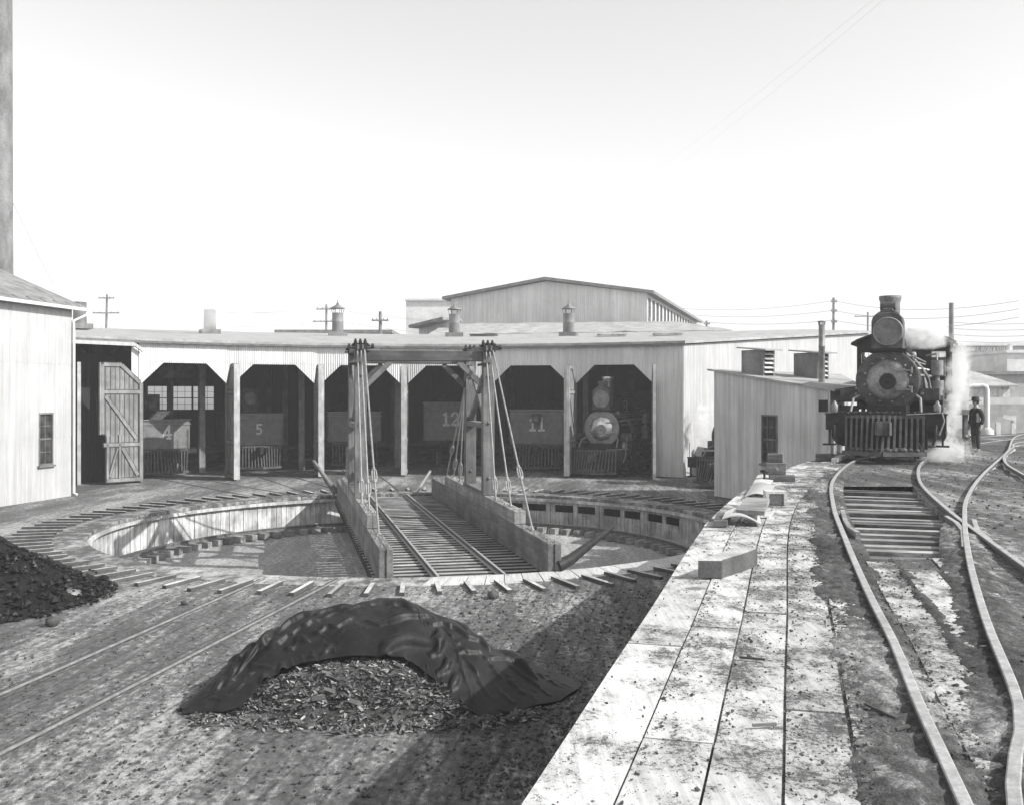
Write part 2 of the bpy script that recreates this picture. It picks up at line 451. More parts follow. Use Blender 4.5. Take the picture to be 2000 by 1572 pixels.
# ------------------------------------------------------------------ edge of the raised track deck and its rails (z = 2.2)
ZU = 2.2
def catmull(pts, step=0.4):
    pts = [Vector(p) for p in pts]; out = []
    for i in range(len(pts)-1):
        p0 = pts[max(i-1,0)]; p1 = pts[i]; p2 = pts[i+1]; p3 = pts[min(i+2,len(pts)-1)]
        n = max(2, int((p2-p1).length/step))
        for k in range(n):
            t = k/n
            out.append(0.5*((2*p1) + (p2-p0)*t + (2*p0-5*p1+4*p2-p3)*t*t + (3*p1-p0-3*p2+p3)*t**3))
    out.append(pts[-1]); return out
def U(px, py): 
    v = P(px, py, ZU); return (v.x, v.y, 0)
EDGE = catmull([(-2.05,-3,0),(-1.22,0,0),(0.07,4.65,0), U(1250,1215), U(1400,1000), U(1500,930), U(1600,893), (11.2,33.6,0),(14.5,38.8,0),(19,44.3,0),(25,49,0),(40,58,0),(70,72,0),(120,92,0)])
LRAIL = catmull([(0.95,0.5,0),(1.45,2.5,0), U(1865,1545), U(1790,1378), U(1744,1263), U(1694,1162), U(1650,1057), U(1627,990), U(1628,940), U(1665,905), (11.15,31.0,0),(13.7,35.2,0),(18.4,41.2,0),(24,46,0),(32,51,0),(50,60,0)])
BRAIL = catmull([(1.55,3.0,0),(2.25,4.6,0), U(1990,1395), U(1925,1220), U(1893,1100), U(1884,1022), U(1890,975), U(1920,930), U(1967,885), U(1999,850), (27,47,0), (36,53,0)])
CRAIL = catmull([(8.2,15.5,0),(9.8,18.6,0), U(1991,927), U(1965,909), U(1962,893), U(1978,877), U(1999,866), (24,42,0)])
def xat(curve, y):
    for a, b in zip(curve, curve[1:]):
        if (a.y <= y <= b.y): return a.x + (b.x-a.x)*(y-a.y)/max(1e-6, b.y-a.y)
    return curve[0].x if y < curve[0].y else curve[-1].x
def offset(curve, s, z=0.0):
    out = []
    for i, p in enumerate(curve):
        a = curve[min(i+1,len(curve)-1)] - curve[max(i-1,0)]; a.normalize()
        out.append(Vector((p.x + a.y*s, p.y - a.x*s, z)))
    return out
HOLE0, HOLE1 = 11.5, 20.6
def embankment():
    mb = MB(); ys = [-3 + 0.45*i for i in range(int(48/0.45))] + [45.5,47,49,52,56,60,66,72,80,92]
    cols = None; vs = []; rows = []
    for y in ys:
        xe = xat(EDGE, y); xl = xat(LRAIL, y) if y < 52 else xe + 2.2
        xl = max(xl, xe+1.2)
        c = [xe+0.02, xe+(xl-xe)*0.5, xl-0.12, xl+0.22, xl+1.62, xl+2.6, xl+4, xl+6, xl+9, xl+14, xl+22, xl+40, xl+80]
        row = []
        for i, x in enumerate(c):
            z = ZU - 0.03 if i > 1 else ZU-0.02
            if i > 4: z += 0.05*noise.noise(Vector((x*0.8, y*0.8, 3))) - 0.01
            row.append(len(vs)); vs.append((x, y, z))
        rows.append(row)
    fs = []
    for j in range(len(rows)-1):
        for i in range(len(rows[0])-1):
            if i == 3 and HOLE0-0.1 <= ys[j] < HOLE1-0.3: continue
            fs.append((rows[j][i], rows[j][i+1], rows[j+1][i+1], rows[j+1][i]))
    mb.add(vs, fs)
    # faces that drop from the deck edge to the lower ground
    vs = []; fs = []
    for p in EDGE:
        vs += [(p.x+0.02, p.y, ZU-0.05), (p.x+0.02, p.y, -0.1)]
    for i in range(len(EDGE)-1): fs.append((2*i, 2*i+1, 2*i+3, 2*i+2))
    mb.add(vs, fs)
    # floor and sides of the opening between the rails
    prev = None
    for y in [HOLE0-0.4 + 0.5*i for i in range(21)]:
        xl = xat(LRAIL, y); cur = [(xl+0.22,y,ZU-0.04),(xl+0.22,y,1.3),(xl+1.62,y,1.3),(xl+1.62,y,ZU-0.04)]
        if prev: mb.add(prev+cur, [(0,1,5,4),(1,2,6,5),(2,3,7,6)])
        else: mb.add(cur, [(0,1,2,3)])
        prev = cur
    mb.add(prev, [(0,1,2,3)])
    tag(mb.build("embankment", M_dirt_u), kind="structure")
    far = MB(); far.add([(60,40,ZU-0.3),(680,-200,ZU-0.3),(680,500,ZU-0.3),(300,500,ZU-0.3),(100,85,ZU-0.3)], [(0,1,2,3,4)])
    tag(far.build("yard_ground", M_dirt_u), kind="structure")
embankment()

def strip_planks(mb, curve, s0, s1, y0, y1, z, tone_r=0.25, dirt=0.3, lmin=2.6, lmax=4.6, gap=0.02, th=0.08, ramp_d=0.0):
    pts = [p for p in offset(curve, s0) if y0-0.6 <= p.y <= y1+0.6]
    a = offset(curve, s0+gap/2); b = offset(curve, s1-gap/2)
    idx = [i for i, p in enumerate(curve) if y0 <= p.y <= y1]
    i = idx[0]
    while i < idx[-1]:
        L = random.uniform(lmin, lmax); j = i; acc = 0
        while j < idx[-1] and acc < L: acc += (curve[j+1]-curve[j]).length; j += 1
        if j-i < 1: break
        dz = random.uniform(-0.012, 0.010); tn = 0.5 + random.uniform(-tone_r, tone_r)
        for k in range(i, j):
            ya = (curve[k].y - y0)/(y1-y0)
            dd = dirt + random.uniform(-0.02,0.02) + ramp_d*ya + (0.10 if k in (i,j-1) else 0)
            e0 = 0.012 if k == i else 0; e1 = -0.012 if k == j-1 else 0
            ta = (curve[k+1]-curve[k]).normalized()
            q = [a[k]+ta*e0, b[k]+ta*e0, b[k+1]+ta*e1, a[k+1]+ta*e1]
            vs = [(p.x,p.y,z+dz) for p in q] + [(p.x,p.y,z-th) for p in q]
            fs = [(0,1,2,3),(0,3,7,4),(1,5,6,2)]
            if k == i: fs.append((0,4,5,1))
            if k == j-1: fs.append((3,2,6,7))
            mb.add(vs, fs, None, tn, dd)
        i = j
def deck():
    mb = MB()
    strip_planks(mb, EDGE, 0.0, 0.40, -2.5, 31, ZU, 0.24, 0.10, 2.4, 3.6, 0.011, ramp_d=0.75)
    strip_planks(mb, EDGE, 0.40, 0.77, -2.5, 30, ZU, 0.26, 0.2, 2.2, 3.4, 0.015, ramp_d=0.75)
    strip_planks(mb, EDGE, 0.77, 1.12, -2.5, 27, ZU, 0.26, 0.34, 2.2, 3.4, 0.016, ramp_d=0.6)
    strip_planks(mb, EDGE, 1.12, 1.46, -2.5, 18, ZU-0.004, 0.24, 0.48, 2.2, 3.4, 0.016, ramp_d=0.35)
    strip_planks(mb, EDGE, 1.46, 1.74, -2.5, 11, ZU-0.012, 0.2, 0.75, 2.4, 4.0, 0.03, ramp_d=0.1)
    strip_planks(mb, LRAIL, 0.14, 0.45, 1.5, 11.2, ZU-0.006, 0.15, 0.72, 2.5, 4.0, 0.02)
    strip_planks(mb, LRAIL, 0.47, 0.80, 6.9, 11.0, ZU-0.008, 0.15, 0.62, 2.5, 4.0, 0.02)
    strip_planks(mb, LRAIL, 0.86, 1.18, 9.0, 12.0, ZU-0.006, 0.15, 0.62, 2.5, 4.0, 0.02)
    dk = tag(mb.build("plank_deck", M_plank), kind="structure")
    mb = MB(); rn = random.Random(9)       # nail heads in pairs over the joists
    for s in (0.07,0.33,0.47,0.70,0.84,1.05,1.18,1.40):
        pts = offset(EDGE, s)
        for k in range(0, len(pts), 2):
            p = pts[k]
            if not 2.5 < p.y < 14: continue
            mb.lathe([(0.007,0.0),(0.007,0.011),(0,0.012)],6,Matrix.Translation((p.x+rn.uniform(-0.02,0.02),p.y+rn.uniform(-0.05,0.05),ZU)))
    o = mb.build("nail_heads", M_rust, dk)
    def bank(curve, s0, s1, y0, y1, hgt, seed, label):
        """cinders heaped along a rail: an uneven ridge that runs out over the boards"""
        mb = MB(); vs = []; fs = []; N = int((s1-s0)/0.02); pts = [p for p in catmull(curve[::3], 0.035) if y0 <= p.y <= y1]
        for i, p in enumerate(pts):
            a = pts[min(i+1,len(pts)-1)] - pts[max(i-1,0)]; a.normalize()
            for j in range(N+1):
                f = j/N; s = s0 + (s1-s0)*f; q = Vector((p.x+a.y*s, p.y-a.x*s, 0))
                z = ZU - 0.035 + hgt*(4*f*(1-f))**0.8 + 0.028*noise.noise(q*1.3+Vector((seed,0,0))) + 0.022*noise.noise(q*4+Vector((0,seed,0))) + 0.014*noise.noise(q*13) + 0.016*noise.noise(q*31)
                vs.append((q.x,q.y,z))
        for i in range(len(pts)-1):
            for j in range(N):
                k = i*(N+1)+j; fs.append((k,k+1,k+N+2,k+N+1))
        mb.add(vs, fs, smooth=True); tag(mb.build("cinder_bank", M_dirt_u), label, "cinders", kind="stuff")
    bank(LRAIL, -0.46, 0.22, 3.0, 24.0, 0.052, 3, "dark cinders heaped along both sides of the near rail")
    bank(LRAIL, 0.38, 0.56, 3.5, 11.3, 0.035, 7, "dark cinders filling the joint between the boards inside the track")
    bank(BRAIL, -0.30, 0.30, 3.6, 14.0, 0.055, 11, "dark cinders heaped along the crossing rail at the right")
deck()
RAILP = [(-0.07,-0.14),(0.07,-0.14),(0.07,-0.125),(0.012,-0.10),(0.012,-0.045),(0.033,-0.035),(0.033,-0.005),(0.026,0.0),(-0.026,0.0),(-0.033,-0.005),(-0.033,-0.035),(-0.012,-0.045),(-0.012,-0.10),(-0.07,-0.125)]
def at_z(c, z): return [Vector((p.x,p.y,z)) for p in c]
def upper_track():
    t = thing("railway_track", "curved track under the steaming locomotive with open timbers between its rails", "track", (3.5, 11, ZU))
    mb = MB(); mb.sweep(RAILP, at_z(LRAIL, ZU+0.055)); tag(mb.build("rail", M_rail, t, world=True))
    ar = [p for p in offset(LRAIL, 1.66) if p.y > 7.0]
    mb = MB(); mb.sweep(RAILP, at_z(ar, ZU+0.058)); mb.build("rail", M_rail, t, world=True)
    y = HOLE0+0.1
    while y < HOLE1:
        xl = xat(LRAIL, y); a = Vector((xat(LRAIL,y+0.5)-xl, 0.5, 0)).normalized(); r = Vector((a.y,-a.x,0))
        p = Vector((xl, y, ZU-0.155-random.uniform(0,0.05))); mb = MB()
        ang = random.uniform(-0.07,0.07); r = Matrix.Rotation(ang,3,'Z') @ r
        mb.bar(p - r*random.uniform(0.1,0.2), p + r*random.uniform(1.75,1.95), 0.19, 0.17, tone=random.uniform(0.2,0.9))
        mb.build("tie", M_tie if random.random() < 0.72 else M_tie_d, t, world=True)
        y += random.uniform(0.36,0.5)
    t2 = thing("railway_track", "diverging track at the right whose rail crosses the curved track", "track", (5.2, 11, ZU))
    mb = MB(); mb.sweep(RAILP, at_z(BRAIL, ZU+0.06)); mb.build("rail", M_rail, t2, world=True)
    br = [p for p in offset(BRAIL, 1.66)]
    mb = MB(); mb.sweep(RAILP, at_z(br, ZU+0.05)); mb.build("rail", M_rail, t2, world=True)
    mb = MB(); q = lambda x, y, h: P(x,y,ZU)+Vector((0,0,h))
    mb.sweep(RAILP, [q(1848,1013,0.05),q(1868,1026,0.052),q(1881,1042,0.05),q(1884,1075,0.05)][::-1]); mb.build("wing_rail", M_rail, t2, world=True)
    mb = MB(); mb.sweep(RAILP, [q(1935,1062,0.05),q(1908,1040,0.052),q(1902,1020,0.05)]); 
    mb.build("wing_rail", M_rail, t2, world=True)
    t3 = thing("railway_track", "short curved rail joining from the right edge near the standing man", "track", (12.5, 26, ZU))
    mb = MB(); mb.sweep(RAILP, at_z(CRAIL, ZU+0.07)); mb.build("rail", M_rail, t3, world=True)
    mb = MB(); s = P(1655,1010,ZU)
    mb.sweep([(-0.03,-0.03),(0.03,-0.03),(0.03,0.07),(-0.03,0.07)], [(4.97,15.4,ZU),(4.62,14.2,ZU),(4.42,13.4,ZU),(4.36,12.9,ZU)])
    tag(mb.build("timber_strip", M_tie), "loose curved timber strip lying inside the left rail of the curved track", "timber")
upper_track()

# ------------------------------------------------------------------ turntable pit
def pit():
    t = thing("turntable_pit", "round timber lined turntable pit with radial cleats nailed round its plank apron", "turntable pit", (CX, CY, -1.3))
    mb = MB(); n = 200
    # apron of radial boards
    nb = 150
    for i in range(nb):
        a0, a1 = 360*i/nb+0.06, 360*(i+1)/nb-0.06
        z = 0.0 + random.uniform(-0.003, 0.004); tn = random.uniform(0.25,0.8)
        ang = (a0 % 360)
        clean = 1.0 if 120 < ang < 171 else (0.25 if 171 < ang < 215 else 0.0)
        r0, r1 = RAD-0.06, RAD + random.uniform(0.92,1.0)
        q = [pol(r0,a0), pol(r0,a1), pol(r1,a1+1.6), pol(r1,a0+1.6)]
        dd = random.uniform(0.75,0.95) - 0.9*clean
        tn = tn + 0.45*clean
        mb.add([(p.x,p.y,z) for p in q]+[(p.x,p.y,z-0.11) for p in q], [(0,3,2,1),(0,1,5,4),(2,3,7,6),(1,2,6,5),(3,0,4,7)], None, tn, dd)
    mb.build("apron", M_apron, t, world=True)
    # wall of upright planks, with a slotted band on the far right
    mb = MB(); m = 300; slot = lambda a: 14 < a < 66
    for i in range(m):
        a0, a1 = 360*i/m+0.05, 360*(i+1)/m-0.05; off = random.uniform(-0.012,0.012); tn = random.uniform(0.2,0.85)
        spans = [(-1.15,-0.11)] if not slot(a0) else [(-0.34,-0.11),(-1.15,-0.62)]
        if slot(a0) and (i % 11 in (0,1,6)): spans = [(-1.15,-0.11)]
        for (z0,z1) in spans:
            q = [pol(RAD+off,a0), pol(RAD+off,a1), pol(RAD+off+0.06,a1), pol(RAD+off+0.06,a0)]
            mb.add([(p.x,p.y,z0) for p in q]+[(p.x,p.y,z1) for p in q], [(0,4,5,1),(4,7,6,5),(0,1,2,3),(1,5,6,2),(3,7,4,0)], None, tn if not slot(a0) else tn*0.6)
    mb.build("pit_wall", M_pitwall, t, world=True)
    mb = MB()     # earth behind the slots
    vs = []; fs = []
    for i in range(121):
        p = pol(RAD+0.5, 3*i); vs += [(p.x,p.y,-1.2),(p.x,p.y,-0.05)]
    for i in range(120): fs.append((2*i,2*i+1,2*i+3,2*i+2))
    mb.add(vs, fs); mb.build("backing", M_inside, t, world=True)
    mb = MB()     # square waler on top of the planks
    ring = [pol(RAD-0.09, 3*i, -0.17) for i in range(121)]
    mb.sweep([(-0.05,-0.06),(0.05,-0.06),(0.05,0.05),(-0.05,0.05)], ring)
    mb.build("curb", M_pitwall, t, world=True)
    mb = MB(); vs = [(CX,CY,-1.22)]; rs = [1,2,3.5,5,6.5,8,9,9.9]
    for r in rs:
        for i in range(96):
            p = pol(r, 3.75*i); p.z = -1.24 - 0.12*(r/9.6)**2 + 0.05*noise.noise(p*0.5); vs.append(p)
    fs = [(0,1+(i+1)%96,1+i) for i in range(96)]
    for j in range(len(rs)-1):
        for i in range(96):
            k = (i+1)%96; fs.append((1+j*96+i,1+j*96+k,1+(j+1)*96+k,1+(j+1)*96+i))
    mb.add(vs, fs); mb.build("pit_floor", M_pitfl, t, world=True)
    mb = MB(); mb.sweep(RAILP, [pol(8.75, 3*i, -0.98) for i in range(121)]); mb.build("circle_rail", M_rust, t, world=True)
    for i in range(100):
        a = 3.6*i; p = pol(8.75, a, -1.2); mb = MB()
        mb.box(-0.11,0.11,-0.42,0.42,-0.12,0.09, MH(p.x,p.y,p.z,R(a)), tone=random.uniform(0.2,0.8))
        mb.build("tie", M_tie, t, world=True)
    for i in range(100):
        a = 3.6*i + random.uniform(-0.25,0.25); r0 = 10.45+random.uniform(-0.06,0.06)
        p = pol(r0, a, 0.002); mb = MB()
        mb.box(-0.048,0.048,0,1.2+random.uniform(-0.12,0.1),-0.01,0.06, MH(p.x,p.y,0.004,R(a+random.uniform(-1.2,1.2))), tone=random.uniform(0.3,1.2), side=-0.8)  # dark side tone paints the shaded flanks of the cleat
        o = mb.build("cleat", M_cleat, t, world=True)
pit()

# ------------------------------------------------------------------ turntable
def turntable():
    hd = math.atan2(-0.2165, 0.976)
    t = thing("turntable", "timber gallows turntable with plank girders, rod braced gantry and open ties", "turntable", (CX, CY, 0), hd)
    for v in (-1.9, 1.9):
        for (u, z0, z1) in ((9.4,-0.12,0.63),(5.9,0.632,0.98)):
            mb = MB()
            mb.box(v-0.155, v-0.003, -u, u, z0, z1, tone=0.45)
            mb.box(v+0.003, v+0.155, -u-(0.0 if z0 > 0 else 0.03), u, z0, z1-0.004, tone=0.6)
            gd = mb.build("girder", M_timber if z0 < 0 else M_girder_top, t, bevel=0.012)
            lo = 5.95 if z0 < 0 else 0
            uu = [-(u-0.25-0.62*k) for k in range(5)] if z0 < 0 else [-(u-0.25-0.6*k) for k in range(6)]
            for s in (-1, 1):
                for k, q in enumerate(uu):
                    for vv in ((v-0.08, v+0.08) if k % 2 == 0 else (v,)):
                        mb = MB(); mb.box(vv-0.045,vv+0.045,s*q-0.045,s*q+0.045,z1-0.003,z1+0.012)
                        mb.lathe([(0.024,0.012),(0.024,0.05),(0,0.05)], 6, Matrix.Translation((vv,s*q,z1)))
                        mb.build("bolt", M_iron_m, gd)
    n = 42
    for i in range(n):
        u = -9.25 + 18.5*i/(n-1); mb = MB()
        mb.box(-2.12, 2.12, u-0.105, u+0.105, -0.36, -0.135, tone=random.uniform(0.6,1.3), side=-0.75)  # sides toned dark, painting the shade between the ties
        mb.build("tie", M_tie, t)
    for v in (-0.75, 0.75):
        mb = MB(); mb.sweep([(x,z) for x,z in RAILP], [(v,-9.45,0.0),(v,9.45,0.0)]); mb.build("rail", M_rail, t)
    for v in (-0.75, 0.75):
        mb = MB(); mb.box(v-0.16,v+0.16,-9.2,9.2,-0.72,-0.37); mb.build("stringer", M_tie_d, t)
    mb = MB(); mb.box(-1.7,1.7,-0.2,0.2,-0.95,-0.725); mb.lathe([(0.6,-1.3),(0.6,-1.05),(0.25,-1.0),(0.25,-0.95)], 20); mb.build("pivot", M_iron, t)
    for u in (-8.75, 8.75):
        for v in (-1.5, 1.5):
            mb = MB(); mb.cyl((v-0.08,u,-0.78),(v+0.08,u,-0.78),0.2,16); mb.build("end_wheel", M_iron, t)
    U0, U1, ZT = -1.6, 1.4, 5.28
    for v in (-1.9, 1.9):
        for u in (U0, U1):
            mb = MB(); mb.box(v-0.17,v+0.17,u-0.16,u+0.16,1.10 if u > 0 else 0.985,ZT, tone=0.55 if u < 0 else 0.4)
            for zz in (1.5, 3.15, 4.55):
                mb.lathe([(0.05,0.0),(0.05,0.03),(0.03,0.05),(0,0.05)], 8, Matrix.Translation((v,u-0.16,zz)) @ Matrix.Rotation(R(90),4,'X'))
            mb.build("gantry_leg", M_timberz, t, bevel=0.012)
        mb = MB(); mb.box(v-0.15,v+0.15,U0+0.165,U1-0.165,2.98,3.14); mb.build("strut", M_timber, t)
        mb = MB(); mb.box(v-0.17,v+0.17,U0+0.165,U1+0.4,0.985,1.095); mb.build("sill", M_timber, t)
        mb = MB(); mb.bar((v,U0+0.17,3.2),(v,U1-0.17,4.85),0.14,0.16); mb.bar((v+0.003,U0+0.17,4.85),(v+0.003,U1-0.17,3.2),0.134,0.16)
        mb.build("cross_brace", M_timber, t)
        mb = MB(); mb.box(v-0.16,v+0.16,U0-0.3,U1+0.3,ZT+0.003,ZT+0.16); mb.build("cap_timber", M_timber, t, bevel=0.01)
        for u in (U0, U1):           # iron saddle and rod clamps on the head of each leg
            mb = MB()
            mb.box(v-0.22,v+0.22,u-0.24,u+0.24,ZT+0.163,ZT+0.2)
            for k in (-0.14, 0.0, 0.14):
                mb.lathe([(0.05,0.0),(0.05,0.09),(0.03,0.09),(0.03,0.14),(0,0.14)], 8, Matrix.Translation((v+k,u,ZT+0.2)))
                mb.box(v+k-0.035,v+k+0.035,u-0.32,u-0.16,ZT-0.02,ZT+0.23)
            mb.bar((v-0.3,u-0.26,ZT+0.05),(v+0.3,u-0.26,ZT+0.05),0.05,0.05); mb.bar((v-0.27,u-0.2,ZT+0.13),(v+0.27,u-0.2,ZT+0.13),0.05,0.06)
            mb.lathe([(0.07,0),(0.07,0.08),(0,0.08)],8,Matrix.Translation((v+0.3,u-0.2,ZT+0.12))@Matrix.Rotation(R(90),4,'Y'))
            mb.build("saddle", M_iron, t)
            mb = MB(); mb.bar((v-0.35,u-0.19,ZT-0.42),(v+0.02,u-0.19,ZT-0.36),0.05,0.07); mb.build("strap_iron", M_iron, t)
    for u in (U0, U1):
        mb = MB(); mb.box(-1.72,1.72,u-0.13,u+0.13,ZT-0.30,ZT-0.005); mb.build("cross_beam", M_timberx, t, bevel=0.012)
        for s in (-1, 1):
            mb = MB(); mb.bar((s*1.73,u,ZT-1.02),(s*1.0,u,ZT-0.31),0.15,0.17,up=(0,1,0)); mb.build("knee_brace", M_timberx if u > 0 else M_timber, t)
    for v in (-1.9, 1.9):
        for s in (-1, 1):
            for k, (uq, zq) in enumerate(((3.1,0.98),(4.85,0.98),(7.1,0.63))):
                top = Vector((v + (-0.1,0.0,0.1)[k], (U0-0.24) if s < 0 else (U1+0.24), ZT+0.05))
                bot = Vector((v + (-0.06,0.0,0.05)[k], s*uq, zq))
                mb = MB(); mb.tube([top, bot], 0.026, 8); rod = mb.build("brace_rod", M_rod, t)
                f = (0.90, 0.88, 0.72)[k]
                c = top.lerp(bot, f); a = (bot-top).normalized(); sd = a.cross(Vector((0,1,0))).normalized()
                mb = MB(); L = 0.2; pts = []
                for q in range(16):
                    th = 2*math.pi*q/16; ex = max(-1, min(1, 1.5*math.cos(th)))
                    pts.append(c + a*(L*ex) + sd*(0.06*math.sin(th)))
                mb.tube(pts, 0.022, 6, closed=True); mb.cyl(c-a*0.27, c-a*0.16, 0.042, 8); mb.cyl(c+a*0.16, c+a*0.27, 0.042, 8)
                mb.build("turnbuckle", M_rod, rod)
                mb = MB(); mb.cyl(bot-a*0.03, bot+a*0.02, 0.05, 8); mb.build("rod_nut", M_rod, rod)
    inv = WM[t].inverted()
    for base, mid, tip in ((Vector((1.02,23.2,0.1)), Vector((1.35,23.5,0.22)), Q(1197,1028,25.6)), (Vector((-6.95,40.4,0.15)), Vector((-7.05,40.3,0.3)), Q(612,899,39.6))):
        mb = MB(); pts = [inv @ base, inv @ mid, inv @ (mid.lerp(tip,0.5)), inv @ tip]
        mb.tube(pts, [0.15,0.13,0.09,0.055], 10); mb.build("push_pole", M_timber if tip.x < 0 else M_iron, t)
    mb = MB(); mb.tube([inv @ P(812,963,0.02), inv @ Q(840,920,43.2)], [0.06,0.06], 8); mb.build("end_lever", M_rod, t)
turntable()

# ------------------------------------------------------------------ tracks on the lower level
def lower_tracks():
    rp = [(-0.028,-0.02),(0.028,-0.02),(0.028,0.012),(0.018,0.02),(-0.018,0.02),(-0.028,0.012)]
    t = thing("railway_track", "pair of half buried rails running from lower left to the turntable rim", "track", (-5, 16, 0))
    a = catmull([P(-300,1476), P(15,1350), P(515,1130)], 1.0); b = catmull([P(-420,1670), P(15,1465), P(665,1129)], 1.0)
    for c in (a, b):
        mb = MB(); mb.sweep(rp, at_z(c, 0.0)); mb.build("rail", M_iron_m, t, world=True)
        mb = MB(); mb.sweep([(-0.10,-0.03),(0.045,-0.03),(0.045,0.002),(-0.10,0.002)], at_z(c, 0.0)); mb.build("flangeway", M_ash, t, world=True)
    names = ["leftmost", "second", "third", "fourth", "fifth", "rightmost"]
    what = ["tender 4", "tender 5", "the unnumbered tender", "tender 12", "tender 11", "the bright faced locomotive"]
    for k in range(6):
        bt = -37.6 + 12.15*k
        t = thing("stall_track", "flush stall track running from the turntable to %s in its doorway" % what[k], "track", pol(14, bt), R(bt), "stall tracks fanning into the roundhouse")
        for s in (-0.75, 0.75):
            mb = MB(); p0 = Vector((s,-3.9 if k != 2 else -4.2,0)); mb.sweep(rp, [(s,-3.5,-0.006),(s,26,-0.006)]); mb.build("rail", M_rust, t)
lower_tracks()

# ------------------------------------------------------------------ corrugated sheet walls
def corr(mb, A, B, spans, pitch=0.1, amp=0.014, off=0.0, side=1, tone=0.5):
    A = Vector((A[0],A[1],0)); B = Vector((B[0],B[1],0)); e = (B-A); L = e.length; e.normalize(); n = Vector((e.y,-e.x,0))*side
    for sp in spans:
        s0, s1, zb, zt = sp[:4]; tn = sp[4] if len(sp) > 4 else tone
        m = max(2, int((s1-s0)/pitch*4)); vs = []; fs = []
        for i in range(m+1):
            s = s0 + (s1-s0)*i/m
            o = amp*math.sin(2*math.pi*s/pitch) + off
            p = A + e*s + n*o
            b = zb(s) if callable(zb) else zb; t = zt(s) if callable(zt) else zt
            vs += [(p.x,p.y,b),(p.x,p.y,t)]
        for i in range(m): fs.append((2*i,2*i+2,2*i+3,2*i+1))
        mb.add(vs, fs, None, tn, smooth=True)
def ray_line(px, A, B):
    k = (px-1000)/F; ax, ay = A[0], A[1]; dx, dy = B[0]-ax, B[1]-ay
    s = (k*ay - ax)/(dx - k*dy); L = math.hypot(dx, dy)
    return s*L, ay + dy*s     # distance along the wall, depth
def zrow(py, d): return EYE + (HOR-py)/F*d
def frame_M(A, B, s, z):      # local X along the wall, local -Y out of it towards the viewer
    e = Vector((B[0]-A[0], B[1]-A[1], 0)).normalized(); n = Vector((-e.y, e.x, 0))
    m = Matrix((e, n, Vector((0,0,1)))).transposed().to_4x4(); m.translation = Vector((A[0],A[1],0)) + e*s + Vector((0,0,z)); return m

def window(parent, A, B, s0, s1, z0, z1, cols, rows, glass=None, frame=None, depth=0.08, sill=True, name="window"):
    M = frame_M(A, B, 0, 0); w = 0.06
    mb = MB()
    mb.box(s0,s0+w,-0.035,depth,z0,z1,M); mb.box(s1-w,s1,-0.035,depth,z0,z1,M)
    mb.box(s0+w,s1-w,-0.035,depth,z0,z0+w,M); mb.box(s0+w,s1-w,-0.035,depth,z1-w,z1,M)
    for i in range(1,cols):
        x = s0+(s1-s0)*i/cols; mb.box(x-0.012,x+0.012,0.02,depth-0.01,z0+w,z1-w,M)
    for j in range(1,rows):
        z = z0+(z1-z0)*j/rows; h = 0.03 if j == rows//2 else 0.012
        mb.box(s0+w,s1-w,0.022,depth-0.012,z-h,z+h,M)
    f = mb.build(name, frame or M_trim, parent, world=True)
    mb = MB(); mb.box(s0+0.02,s1-0.02,depth-0.03,depth-0.02,z0+0.02,z1-0.02,M); mb.build("pane", glass or M_glass, f, world=True)
    if sill:
        mb = MB(); mb.box(s0-0.06,s1+0.06,-0.1,0.0,z0-0.07,z0-0.003,M); mb.build("sill", frame or M_trim, f, world=True)
    return f

